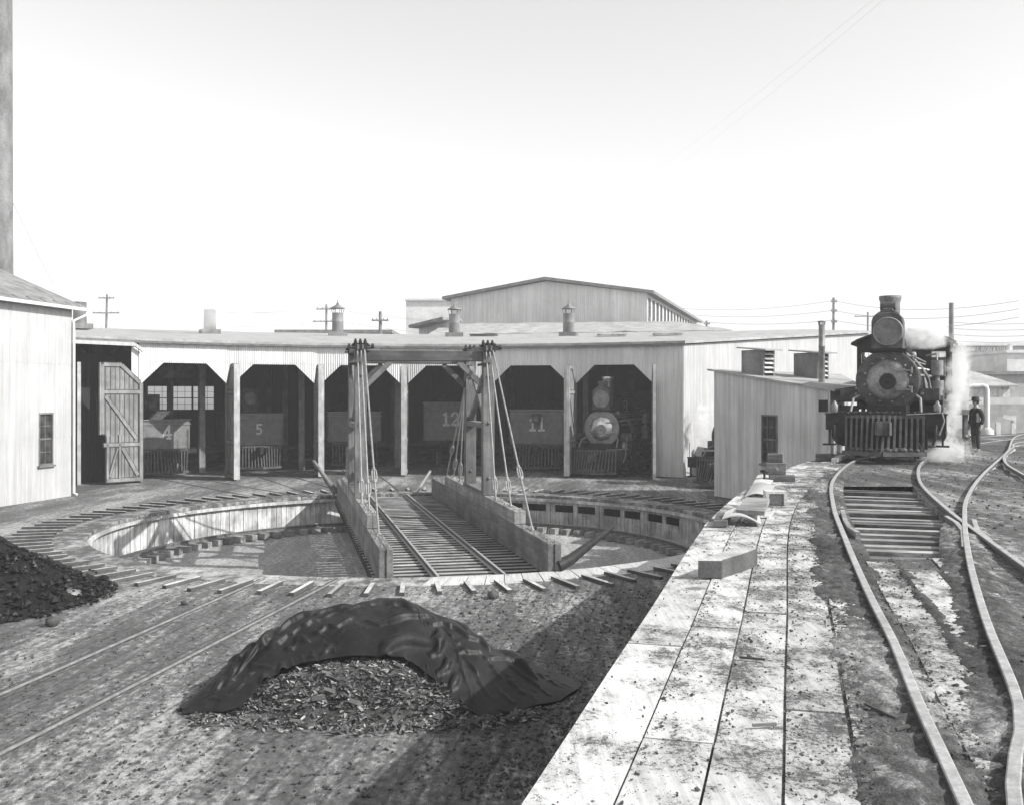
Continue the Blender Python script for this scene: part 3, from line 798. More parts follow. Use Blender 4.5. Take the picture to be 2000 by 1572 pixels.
# ------------------------------------------------------------------ roundhouse
RH, B0, DB = 20.4, -43.7, 12.15
RID = 50.0
ZE = 6.42
def roof_z(r): return ZE + 0.0743*(r-RH)
END_D = Vector((0.55, 0.835, 0)).normalized()
def door_leaf(mirror, wicket=False):
    """plank door leaf: hinge at x = 0, boards and braces on the -Y face"""
    mb = MB(); s = -1 if mirror else 1; w = 1.97
    poly = [(0,0.06),(w,0.06),(w,5.4),(1.0,5.4),(0,4.47)]
    if wicket: poly = [(0,0.06),(1.72,0.06),(1.72,2.2),(w,2.2),(w,5.4),(1.0,5.4),(0,4.47)]
    F4 = Matrix(((s,0,0,0),(0,0,1,0),(0,1,0,0),(0,0,0,1)))     # poly (x,z) -> X,Z ; extrude along Y
    mb.prism(poly, -0.02, 0.03, F4, tone=-0.6)
    for (ya, yb, yo) in ((-0.03,-0.021,-0.045),(0.031,0.04,0.055)):
        def bd(x0,z0,x1,z1,wd=0.15,t=0.75):
            up = (s*(z0-z1),0,(x1-x0)) if abs(x1-x0) > 0.01 else (1,0,0); k = 1 if yo > 0 else -1
            mb.bar((s*x0,yo-0.006*k,z0),(s*x1,yo-0.006*k,z1),0.012,wd+0.075,up=up,tone=-0.6)      # shadow line round the brace, painted as a dark underlay
            mb.bar((s*x0,yo+0.01*k,z0),(s*x1,yo+0.01*k,z1),0.03,wd,up=up,tone=t)
        for x in [0.11+0.215*k for k in range(9)]:
            top = 4.47+0.93*min(1,max(0,x-0.09)/1.0)-0.12; x0, x1 = sorted((s*(x-0.088), s*(x+0.088)))
            mb.box(x0,x1,ya,yb,0.08 if not (wicket and x > 1.7) else 2.25,top,tone=random.uniform(0.4,0.8))
        for q in ((0.09,0.08,0.09,4.5),(w-0.09,0.1 if not wicket else 2.25,w-0.09,5.32),(1.0,5.31,w-0.15,5.31),(0.15,4.52,1.0,5.29),(0.15,4.1,w-0.15,4.1),(0.15,1.75,w-0.15,1.75),(0.15,0.17,w-0.3,0.17),(0.3,2.0,w-0.25,3.9),(0.25,0.35,0.95,1.6)): bd(*q)
        x0, x1 = sorted((s*w, s*(w+0.025)))
        if yo < 0: mb.box(x0,x1,-0.07,0.08,0.06 if not wicket else 2.22,5.4,tone=2.6)  # pale strip: sunlight on the leaf edge painted into its tone
        if wicket: bd(1.08,0.2,1.08,2.2,0.1); bd(1.64,0.2,1.64,2.15,0.1); bd(1.55,0.35,1.18,1.6,0.08)
    return mb
def hinge_mb(mirror, z):
    s = -1 if mirror else 1; mb = MB()
    mb.bar((s*0.0,-0.06,z),(s*0.9,-0.06,z),0.02,0.08,up=(0,0,1)); mb.cyl((0,-0.06,z-0.1),(0,-0.06,z+0.1),0.03,8)
    return mb
def roundhouse():
    t = thing("roundhouse", "long corrugated iron roundhouse with six open octagonal doorways and a shallow gravelled roof", "roundhouse", pol(RH, -7))
    V = [pol(RH, B0+DB*k) for k in range(7)] + [pol(RH, B0+DB*6+3.9)]
    VL = pol(RH, B0-DB); VLL = pol(RH, B0-2*DB)
    mb = MB(); fr = MB()
    for k in range(6):
        A, B = V[k], V[k+1]; L = (B-A).length; mid = L/2
        def zb(s, mid=mid):
            d = abs(s-mid)
            return 5.45 if d < 1.02 else 5.45 - (d-1.02)/0.98*0.93
        sp = [(0, mid-2.0, 0.02, 5.6), (mid-2.0, mid+2.0, zb, 5.6), (mid+2.0, L, 0.02, 5.6)]
        corr(mb, A, B, sp, 0.108, 0.018); corr(mb, A, B, [(0, L, 5.5, ZE)], 0.108, 0.018, 0.007)
        M = frame_M(A, B, 0, 0)         # jambs, sloping corners and lintel of the doorway, behind the sheet
        pts = [(mid-2.0,0.0),(mid-2.0,4.52),(mid-1.02,5.45),(mid+1.02,5.45),(mid+2.0,4.52),(mid+2.0,0.0)]
        for (xa,za),(xb,zb2) in zip(pts, pts[1:]):
            dx, dz = xb-xa, zb2-za; l = math.hypot(dx,dz); nx, nz = -dz/l, dx/l
            q = [(xa,za),(xb,zb2),(xb+nx*0.12,zb2+nz*0.12),(xa+nx*0.12,za+nz*0.12)]
            fr.add([(x,0.02,z) for x,z in q]+[(x,0.2,z) for x,z in q], [(0,1,2,3),(7,6,5,4),(0,4,5,1),(1,5,6,2),(2,6,7,3),(3,7,4,0)], M)
    A, B = V[6], V[7]; L = (B-A).length
    corr(mb, A, B, [(0,L,0.02,3.15)], 0.108, 0.018); corr(mb, A, B, [(0,L,3.1,ZE)], 0.108, 0.018, 0.007)
    # return strip at the left end
    e = (V[0]-VL).normalized()
    corr(mb, (V[0]-e*0.35), V[0]-e*0.02, [(0,0.33,4.6,ZE-0.15)], 0.108, 0.012)
    mb.build("front_wall", M_corr, t, world=True)
    fr.build("door_frame", M_trim, t, world=True)
    # sooty lining behind the fascia
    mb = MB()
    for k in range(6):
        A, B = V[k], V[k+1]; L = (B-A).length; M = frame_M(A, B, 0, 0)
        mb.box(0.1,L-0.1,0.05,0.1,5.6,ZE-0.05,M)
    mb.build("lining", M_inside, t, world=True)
    # radial end wall at the right, whitewashed
    C = V[7]; D = C + END_D*34.0
    Lw = 34.0; zt = lambda s: ZE + (roof_z(RID)-ZE)*s/34.0 - 0.05
    mb = MB()
    corr(mb, C, D, [(0.0,Lw,0.02,3.2)], 0.12, 0.013); corr(mb, C, D, [(0.0,Lw,3.15,zt)], 0.12, 0.013, 0.007)
    mb.build("end_wall", M_corr_w, t, world=True)
    # back wall with windows, left end wall, partition
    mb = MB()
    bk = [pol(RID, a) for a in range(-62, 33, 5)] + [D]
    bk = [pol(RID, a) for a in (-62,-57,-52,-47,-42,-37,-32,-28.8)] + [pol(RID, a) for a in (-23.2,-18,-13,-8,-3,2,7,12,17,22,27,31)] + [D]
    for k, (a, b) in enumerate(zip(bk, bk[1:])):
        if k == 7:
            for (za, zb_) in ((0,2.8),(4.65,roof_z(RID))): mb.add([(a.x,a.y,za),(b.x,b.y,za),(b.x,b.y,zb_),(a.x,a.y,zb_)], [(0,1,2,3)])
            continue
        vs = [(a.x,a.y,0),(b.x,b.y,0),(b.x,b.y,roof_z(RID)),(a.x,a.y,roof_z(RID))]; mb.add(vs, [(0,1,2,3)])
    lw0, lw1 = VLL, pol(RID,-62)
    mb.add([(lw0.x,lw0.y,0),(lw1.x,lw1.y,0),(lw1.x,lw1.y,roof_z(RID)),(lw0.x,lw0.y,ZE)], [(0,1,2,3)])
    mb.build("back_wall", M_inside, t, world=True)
    # sooty inner face of the end wall and the board wall in the open bay at the left
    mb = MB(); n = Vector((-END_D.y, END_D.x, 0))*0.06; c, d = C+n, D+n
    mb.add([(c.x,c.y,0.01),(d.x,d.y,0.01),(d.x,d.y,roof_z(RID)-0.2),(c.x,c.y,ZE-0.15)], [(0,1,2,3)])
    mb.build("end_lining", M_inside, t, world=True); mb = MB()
    q0, q1 = pol(RH+2.2, B0-DB*1.6), pol(RH+2.2, B0-0.3)
    M = frame_M(q0, q1, 0, 0); L = (q1-q0).length
    k = 0; x = 0
    while x < L:
        mb.box(x, min(L,x+0.19), 0, 0.05, 0.0, 5.9, M, tone=random.uniform(0.2,0.8)); x += 0.2
    q2 = pol(RH+0.1, B0); 
    mb.bar((q1.x,q1.y,3.0),(q2.x,q2.y,3.0),0.06,6.0)
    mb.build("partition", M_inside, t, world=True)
    # roof: straight facets like the front, thick edge, gravelled
    mb = MB(); fa = MB()
    angs = [B0-2*DB, B0-DB] + [B0+DB*k for k in range(7)]
    ro = RH-0.22; th = 0.14
    tops = [(pol(ro, a, roof_z(ro)+th), pol(RID+0.6, a, roof_z(RID+0.6)+th)) for a in angs]
    ce = C + (V[7]-V[6]).normalized()*0.2; ci = pol(ro, B0+DB*6+3.9+0.5); 
    De = D + (V[7]-V[6]).normalized()*0.3
    tops.append((Vector((ci.x,ci.y,roof_z(ro)+th)), Vector((De.x,De.y,roof_z(RID)+th))))
    for (a,b),(c,d) in zip(tops, tops[1:]):
        N = 14
        for i in range(N):
            f0, f1 = i/N, (i+1)/N
            def W(p, f):
                z = 0.035*noise.noise(Vector((p.x*0.25,p.y*0.25,1.0))) if 0 < f < 1 else 0
                return (p.x,p.y,p.z+z)
            q = [a.lerp(b,f0), c.lerp(d,f0), c.lerp(d,f1), a.lerp(b,f1)]
            mb.add([W(q[0],f0),W(q[1],f0),W(q[2],f1),W(q[3],f1)], [(0,1,2,3)])
        dn = Vector((0,0,th))
        mb.add([a,c,c-dn,a-dn], [(0,3,2,1)]); mb.add([a-dn,c-dn,d-dn,b-dn], [(0,3,2,1)]); mb.add([b,d,d-dn,b-dn],[(0,1,2,3)])
    a, b = tops[-1]; dn = Vector((0,0,th)); mb.add([a,b,b-dn,a-dn],[(0,1,2,3)])
    rf = mb.build("roof", M_roof, t, world=True)
    for (a,b),(c,d) in list(zip(tops, tops[1:]))[2:]:
        fa.bar(Vector((a.x,a.y,a.z-0.16)), Vector((c.x,c.y,c.z-0.16)), 0.05, 0.1)
    fa.build("fascia", M_trim, t, world=True)
    (a,b),(c,d) = tops[1], tops[2]
    fa = MB(); p0 = a + Vector((0,0,-0.28)); p1 = c + Vector((0,0,-0.30)); fa.bar(p0, p0.lerp(p1,0.93), 0.12, 0.16); 
    fa.bar(p0.lerp(p1,0.93), p0.lerp(p1,1.03)+Vector((0,0,-0.28)), 0.10, 0.13)
    fa.build("gutter", M_corr_w, t, world=True)
    fa = MB(); fa.bar(a + Vector((0,0,-0.16)), c + Vector((0,0,-0.16)), 0.06, 0.12); fa.build("fascia", M_trim, t, world=True)
    # roof posts inside
    for k in range(7):
        for r in (24.5, 31, 39):
            if r > 25 and k in (0,6): continue
            p = pol(r, B0+DB*k - 0.6); mb = MB(); h = roof_z(r)-0.05
            mb.box(-0.15,0.15,-0.15,0.15,0,h, MH(p.x,p.y,0,R(B0+DB*k)), tone=0.9)
            mb.bar((p.x,p.y,h-1.4),(pol(r,B0+DB*k-3.4).x,pol(r,B0+DB*k-3.4).y,h-0.1),0.13,0.13)
            mb.bar((p.x,p.y,h-1.4),(pol(r,B0+DB*k+2.2).x,pol(r,B0+DB*k+2.2).y,h-0.1),0.13,0.13)
            mb.build("post", M_timberz, t, world=True)
    # flue stacks
    for k, (px, cap) in enumerate(((152,False),(410,False),(650,True),(888,True),(1126,True))):
        r = 40.0
        bt = [-37.9,-25.4,-13.2,-1.6,9.9][k]; p = pol(r, bt); z = roof_z(r)+th-0.05
        if k == 0: p = pol(38.5, -37.5)
        mb = MB(); mb.box(-0.62,0.62,-0.62,0.62,0,0.32,MH(p.x,p.y,z,R(bt)))
        mb.lathe([(0.40,0.32),(0.39,1.0),(0.40,1.02),(0.40,1.04),(0.39,1.06),(0.385,1.62),(0.40,1.64),(0.36,1.64),(0.36,0.5)], 24, MH(p.x,p.y,z))
        if cap: 
            for q in range(6):
                an = R(60*q); mb.bar((p.x+0.37*math.cos(an),p.y+0.37*math.sin(an),z+1.6),(p.x+0.45*math.cos(an),p.y+0.45*math.sin(an),z+1.97),0.035,0.035)
        st = mb.build("flue_stack", M_stack, rf, world=True)
        if cap:
            mb2 = MB(); mb2.lathe([(0.50,1.95),(0.50,1.98),(0.12,2.2),(0.10,2.3),(0.03,2.38),(0.03,2.55),(0,2.55)], 24, MH(p.x,p.y,z)); mb2.build("flue_cowl", M_stack, rf, world=True)
    for (px, py, d) in ((945,652,73),(1195,656,68),(1305,651,66)):
        p = Q(px,py,d); r = (Vector((p.x,p.y,0))-C2).length; z = roof_z(r)+th-0.03; mb = MB()
        mb.box(-0.9,0.9,-0.7,0.7,0,0.13,MH(p.x,p.y,z,R(5))); mb.box(-0.98,0.98,-0.78,0.78,0.133,0.19,MH(p.x,p.y,z,R(5)))
        mb.build("roof_hatch", M_trim if px < 1000 else M_pale, rf, world=True)
    # back windows seen through the first doorway
    for dz in (0, 1, 2):
        a = -27.87 + 1.87*dz
        A, B = pol(RID-0.08, a-0.93), pol(RID-0.08, a+0.93); L = (B-A).length
        f = window(t, A, B, 0.0, L, 2.8, 4.65, 3, 4, glass=M_sky, frame=M_inside, sill=False)
    # door leaves
    lm = {}
    for m in (False, True):
        for w in (False, True):
            if m and w: continue
            lm[(m,w)] = (door_leaf(m,w).build("door", M_door, t), [hinge_mb(m,z) for z in (0.6,2.0,4.1)])
            o = lm[(m,w)][0]; WM[o] = Matrix()
            for h in lm[(m,w)][1]:
                c = h.build("hinge", M_iron, o)
    protos = {k: v[0] for k, v in lm.items()}; used = set()
    inv = WM[t].inverted()
    def place(kind, M):
        if kind in used: o = copy_tree(protos[kind], t)
        else: o = protos[kind]; used.add(kind)
        o.matrix_local = inv @ M
    for k in range(6):
        A, B = V[k], V[k+1]; L = (B-A).length; e = (B-A).normalized(); n = Vector((e.y,-e.x,0))
        # left leaf: hinge on the left jamb; right leaf: hinge on the right jamb
        pl, pr = A + e*(L/2-2.02) + n*0.1, A + e*(L/2+2.02) + n*0.1
        ang = math.atan2(e.y, e.x)
        TH = {1:-66,2:-75,3:-84,4:-90,5:-101,6:-98}
        open_l = -172 if k == 0 else TH[k] - math.degrees(ang) - 2.0
        open_r = TH[k+1] - 180 - math.degrees(ang) + 2.0 + 360
        place((False, k == 0), Matrix.Translation(pl) @ Matrix.Rotation(ang + R(open_l), 4, 'Z'))
        place((True, False), Matrix.Translation(pr) @ Matrix.Rotation(ang + R(open_r), 4, 'Z'))
    # leaf standing half seen behind the white building
    A, B = VL, V[0]; e = (B-A).normalized(); n = Vector((e.y,-e.x,0))
    place((False, False), Matrix.Translation(P(146,942)) @ Matrix.Rotation(R(-62), 4, 'Z'))
    return V
M_sky = mat_plain("dusty_lit_window_glass", 0.6, 0.4, 0.2, 2.0, bs=0)
_m, _n, _b, _o = new_mat("daylit_window_glass")       # dusty panes with daylight behind them
_tr = _n.nodes.new("ShaderNodeBsdfTranslucent"); _tr.inputs[0].default_value = g(0.85)
_tp = _n.nodes.new("ShaderNodeBsdfTransparent"); _mx = _n.nodes.new("ShaderNodeMixShader"); _mx.inputs[0].default_value = 0.55
_n.links.new(_tp.outputs[0], _mx.inputs[1]); _n.links.new(_tr.outputs[0], _mx.inputs[2]); _n.links.new(_mx.outputs[0], _o.inputs[0])
M_sky = _m
VF = roundhouse()

# ------------------------------------------------------------------ white building at the left
def left_building():
    K1 = P(140, 968); K0 = P(15, 987); e = (K0-K1).normalized(); KE = K1 + e*9.5
    t = thing("engine_shed", "tall white corrugated iron building with hipped shingle roof at the left edge", "building", K1)
    A, B = KE, K1; L = 9.5
    s0, d0 = ray_line(75, A, B); s1, d1 = ray_line(103, A, B)
    zb, zt = zrow(908, (d0+d1)/2), zrow(806, (d0+d1)/2); H = 7.45
    mb = MB()
    sp = lambda z0, z1, o, tn: corr(mb, A, B, [(0,s0,z0,z1,tn),(s1,L,z0,z1,tn),(s0,s1,z0,min(zb,z1),tn) if z0 < zb else (s0,s1,max(zt,z0),z1,tn)], 0.10, 0.012, o)
    sp(0.0, 2.4, 0, 0.5); 
    corr(mb, A, B, [(0,s0,2.35,5.2,0.5),(s1,L,2.35,5.2,0.5),(s0,s1,zt,5.2,0.5)], 0.10, 0.012, 0.007)
    corr(mb, A, B, [(0,L,5.15,H,0.48)], 0.10, 0.012, 0.014)
    n = Vector((-e.y, e.x, 0)); n = n if n.x < 0 else -n          # into the building
    E = K1 + n*9
    corr(mb, K1 + n*0.01, E, [(0,9,0,H)], 0.10, 0.012, 0)
    mb.build("wall", M_corr_w, t, world=True)
    window(t, A, B, s0, s1, zb, zt, 2, 4)
    mb = MB(); m = K1 - e*0.45 - n*0.28; ke = KE + e*1.0 - n*0.28
    mid0 = K1 + n*5 - e*0.45; mid1 = KE + n*5
    zz = H + 0.03; zr = H + 2.2
    pts = [(m.x,m.y,zz),(ke.x,ke.y,zz),(mid1.x,mid1.y,zr),(mid0.x,mid0.y,zr)]
    mb.add(pts + [(x,y,z-0.12) for x,y,z in pts], [(0,1,2,3),(7,6,5,4),(0,4,5,1),(0,3,7,4)])
    o2 = K1 + n*10.4 - e*0.45; o3 = KE + n*10.4
    pts = [(mid0.x,mid0.y,zr),(mid1.x,mid1.y,zr),(o3.x,o3.y,zz),(o2.x,o2.y,zz)]
    mb.add(pts + [(x,y,z-0.12) for x,y,z in pts], [(0,1,2,3),(7,6,5,4),(0,3,7,4)])
    mb.build("roof", M_roof_d, t, world=True)
    mb = MB()
    mb.add([(K1+n*0.05-e*0.03).to_tuple()[:2]+(H,), (E-e*0.03).to_tuple()[:2]+(H,), (K1+n*5-e*0.03).to_tuple()[:2]+(zr-0.15,)], [(0,1,2)])
    mb.build("gable", M_corr_w, t, world=True)
    mb = MB()
    for k in range(12):           # rafter feet under the eave
        p = K1 + e*(0.4+0.75*k); mb.bar((p.x,p.y,H+0.12),(p.x-n.x*0.24,p.y-n.y*0.24,H-0.0),0.07,0.1)
    mb.build("rafter_feet", M_trim, t, world=True)
    mb = MB(); g0 = m - n*0.05; g1 = ke - n*0.05
    mb.sweep([(-0.07,-0.02),(0.07,-0.02),(0.08,0.1),(0.06,0.1),(0.05,0.0),(-0.05,0.0),(-0.06,0.1),(-0.08,0.1)], [(g0.x,g0.y,H-0.14),(g1.x,g1.y,H-0.12)])
    mb.build("gutter", M_far, t, world=True)
    mb = MB(); c = K1 - n*0.08 - e*0.02
    mb.tube([(g0.x,g0.y,H-0.14),(g0.x,g0.y,H-0.3),(c.x,c.y,H-0.55),(c.x,c.y,H-1.0),(c.x,c.y,0.12),(c.x-n.x*0.15,c.y-n.y*0.15,0.06)], 0.055, 8)
    mb.build("downpipe", M_corr, t, world=True)
    mb = MB(); x = -0.487*43-0.62
    mb.lathe([(0.62,0),(0.56,12),(0.52,24),(0.55,24.1),(0.55,24.4),(0.4,24.4)], 20, Matrix.Translation((x,43,0)))
    tag(mb.build("boiler_chimney", M_stack), "tall iron boiler chimney rising behind the white building at the left edge", "chimney")
    mb = MB(); mb.tube([Q(26,398,43), Q(103,556,46)], 0.012, 5)
    tag(mb.build("guy_wire", M_wire), "thin stay wire slanting down from the tall iron chimney", "wire")
left_building()

# ------------------------------------------------------------------ low pump shed below the deck
def shed():
    A = P(1395, 968); B = Vector((10.67,34.3,0)); Cc = Vector((11.85,36.2,0)); D = Vector((12.8,40.6,0))
    t = thing("corrugated_shed", "low grey corrugated shed with lean-to roof and two louvred roof vents below the deck", "shed", A)
    e = (B-A).normalized(); L = (B-A).length; zz = lambda p: 4.97 - 0.77*((Vector((p.x,p.y,0))-A).dot(e))/L
    s0, d0 = ray_line(1488, A, B); s1, d1 = ray_line(1519, A, B)
    zb, zt = zrow(906, (d0+d1)/2), zrow(810, (d0+d1)/2)
    top = lambda s: 4.97 - 0.77*s/L - 0.06
    mb = MB()
    rnd = random.Random(3); x = 0
    while x < L:                      # individual sheets
        w = min(L, x+0.82); tn = rnd.uniform(0.36,0.66)
        for (a, b) in ((x,min(w,s0)),(max(x,s0),min(w,s1)),(max(x,s1),w)):
            if b-a < 0.02: continue
            inwin = a >= s0-1e-6 and b <= s1+1e-6
            if inwin:
                corr(mb, A, B, [(a,b,0,zb,tn)], 0.085, 0.012); corr(mb, A, B, [(a,b,zt,top,tn)], 0.085, 0.012, 0.007)
            else:
                corr(mb, A, B, [(a,b,0,2.6,tn)], 0.085, 0.012); corr(mb, A, B, [(a,b,2.55,top,tn+rnd.uniform(-0.06,0.06))], 0.085, 0.012, 0.007)
        x = w
    tB = zz(B)-0.06
    corr(mb, B, Cc, [(0,(Cc-B).length,0,lambda s: tB - (tB-zz(Cc)+0.06)*s/(Cc-B).length,0.3)], 0.085, 0.012)
    corr(mb, Cc, D, [(0,(D-Cc).length,0,lambda s: zz(Cc)-0.06+(zz(D)-zz(Cc))*s/(D-Cc).length)], 0.085, 0.012)
    corr(mb, D, A, [(0,(A-D).length,0,lambda s: zz(D)-0.06+(zz(A)-zz(D))*s/(A-D).length)], 0.085, 0.012)
    mb.build("wall", M_corr_g, t, world=True)
    window(t, A, B, s0, s1, zb, zt, 3, 4)
    sa, da = ray_line(1601, A, B); sb, db = ray_line(1620, A, B)
    Mf = frame_M(A, B, 0, 0); mb = MB(); mb.box(sa,sb,-0.05,-0.02,zrow(804,da),zrow(781,da),Mf); mb.build("shutter", M_inside, t, world=True)
    mb = MB(); c = [A - e*0.3, B + e*0.35, Cc + Vector((0.5,-0.1,0)), D + Vector((0.4,0.4,0))]
    n = Vector((-e.y,e.x,0)); c[0] -= Vector((0.12,0.05,0)); c[1] -= Vector((0.12,0.05,0))
    vs = [(p.x,p.y,zz(p)) for p in c]; mb.add(vs+[(x,y,z-0.07) for x,y,z in vs], [(0,1,2,3),(7,6,5,4),(0,4,5,1),(1,5,6,2),(2,6,7,3),(3,7,4,0)])
    rf = mb.build("roof", M_roof, t, world=True)
    nn = Vector((0.915,0.40,0))
    for (px, py, d) in ((1470,731,38.9),(1574,737,38.6)):
        p = Q(px,py,d); q = Vector((p.x,p.y,0)); z0 = zz(q)-0.1
        M = Matrix((e, nn, Vector((0,0,1)))).transposed().to_4x4(); M.translation = (p.x,p.y,z0)
        mb = MB()     # local X runs down the roof slope, Y across
        mb.box(-0.7,0.62,0.0,0.03,0,1.02,M); mb.box(-0.7,0.62,0.5,0.53,0,1.02,M); mb.box(-0.7,-0.67,0.03,0.5,0,1.0,M)
        mb.box(0.6,0.65,0.003,0.06,0,1.0,M); mb.box(0.6,0.65,0.47,0.527,0,1.0,M)
        v = mb.build("roof_vent", M_stack, rf, world=True)
        mb = MB()
        for k in range(5): mb.bar((0.63,0.06,0.17+0.17*k),(0.63,0.47,0.17+0.17*k),0.16,0.02,up=(0.6,0,1),M=M)
        mb.build("louvre", M_pale, v, world=True)
        mb = MB(); mb.bar((-0.85,0.265,1.14),(0.95,0.265,0.98),0.8,0.05,M=M); mb.build("vent_lid", M_roof, v, world=True)
    p = Q(1605,742,36.6); mb = MB()
    mb.lathe([(0.115,0),(0.11,1.3),(0.12,1.31),(0.12,1.34),(0.11,1.35),(0.11,2.1)], 16, MH(p.x,p.y,zz(p)-0.05))
    for q in range(6):
        an = R(60*q); mb.box(-0.02,0.02,-0.01,0.01,2.09,2.2, MH(p.x+0.105*math.cos(an),p.y+0.105*math.sin(an),zz(p)-0.05,-an))
    mb.lathe([(0.15,2.2),(0.15,2.23),(0,2.25)], 16, MH(p.x,p.y,zz(p)-0.05))
    mb.build("stovepipe", M_iron_m, rf, world=True)
shed()

# ------------------------------------------------------------------ locomotive (local: x across, y back from the pilot beam, z above rail)
def stroke(mb, pts, w, M, y=0.0):
    for (x0,z0),(x1,z1) in zip(pts, pts[1:]):
        dx, dz = x1-x0, z1-z0; l = math.hypot(dx,dz) or 1; ex, ez = dx/l*w*0.35, dz/l*w*0.35
        mb.bar((x0-ex,y,z0-ez),(x1+ex,y,z1+ez),0.008,w,up=(-dz,0,dx),M=M)
DIG = {'1': [[(0.32,0),(0.32,1)],[(0.14,0.82),(0.32,0.98)],[(0.12,0.03),(0.52,0.03)]],
       '2': [[(0.06,0.72),(0.12,0.9),(0.3,0.98),(0.48,0.9),(0.54,0.72),(0.45,0.5),(0.2,0.25),(0.06,0.04)],[(0.06,0.04),(0.56,0.04),(0.56,0.16)]],
       '4': [[(0.42,0),(0.42,1)],[(0.42,1),(0.0,0.32)],[(0.0,0.3),(0.6,0.3)],[(0.28,0.02),(0.56,0.02)]],
       '5': [[(0.12,0.95),(0.54,0.95)],[(0.14,0.95),(0.1,0.52),(0.28,0.6),(0.46,0.52),(0.53,0.32),(0.46,0.1),(0.28,0.02),(0.08,0.08)]]}
def digits(s, h, w, mat, parent, M0, wd=0.16, gap=0.72):
    x = -(len(s)-1)*gap*h/2 - 0.3*h
    mb = MB()
    for c in s:
        for st in DIG[c]: stroke(mb, [(p[0]*h, p[1]*h) for p in st], wd*h, M0 @ Matrix.Translation((x,0,0)))
        x += gap*h
    return mb.build("number", mat, parent)
RX = Matrix.Rotation(R(-90),4,'X')        # lathe axis z -> +y
def YM(x, y, z): return Matrix.Translation((x,y,z)) @ RX
def pilot_mb(half, zt, zb, yo, toe, n=15):
    mb = MB()
    for i in range(n):
        x = -half + 2*half*i/(n-1); yb = -toe + (toe-0.18)*abs(x)/half
        mb.bar((x,yo,zt),(x*1.0,yb+0.03,zb+0.05),0.055,0.07,up=(0,-1,0.4),tone=0.5)
    mb.bar((-half-0.04,yo+0.02,zt-0.03),(half+0.04,yo+0.02,zt-0.03),0.09,0.08)
    for s in (-1,1):
        mb.bar((0,-toe,zb),(s*(half+0.06),-0.18,zb),0.16,0.11); mb.bar((s*half,-0.18,zb),(s*half*0.8,0.5,zb+0.35),0.06,0.06)
    return mb
def wheel_mb(r, spokes=12, w=0.13):
    mb = MB(); pr = [(r-0.09,0),(r+0.03,0),(r+0.03,0.03),(r,0.03),(r,w),(r-0.09,w),(r-0.09,0)]
    M = Matrix.Rotation(R(90),4,'Y')
    mb.lathe(pr, 28, M); mb.lathe([(0,-0.04),(0.12,-0.04),(0.12,w+0.03),(0,w+0.03)], 14, M)
    for k in range(spokes):
        a = 2*math.pi*k/spokes; mb.bar((w/2,0.1*math.cos(a),0.1*math.sin(a)),(w/2,(r-0.07)*math.cos(a),(r-0.07)*math.sin(a)),0.05,0.06,up=(1,0,0))
    return mb
def coupler_mb():
    mb = MB(); mb.box(-0.16,0.16,-0.12,0.0,-0.2,0.2)
    mb.prism([(-0.17,-0.42),(-0.1,-0.5),(0.02,-0.46),(0.0,-0.36),(0.14,-0.34),(0.2,-0.46),(0.25,-0.4),(0.22,-0.2),(0.1,-0.1),(-0.1,-0.1),(-0.16,-0.2)], -0.17, 0.17)
    return mb
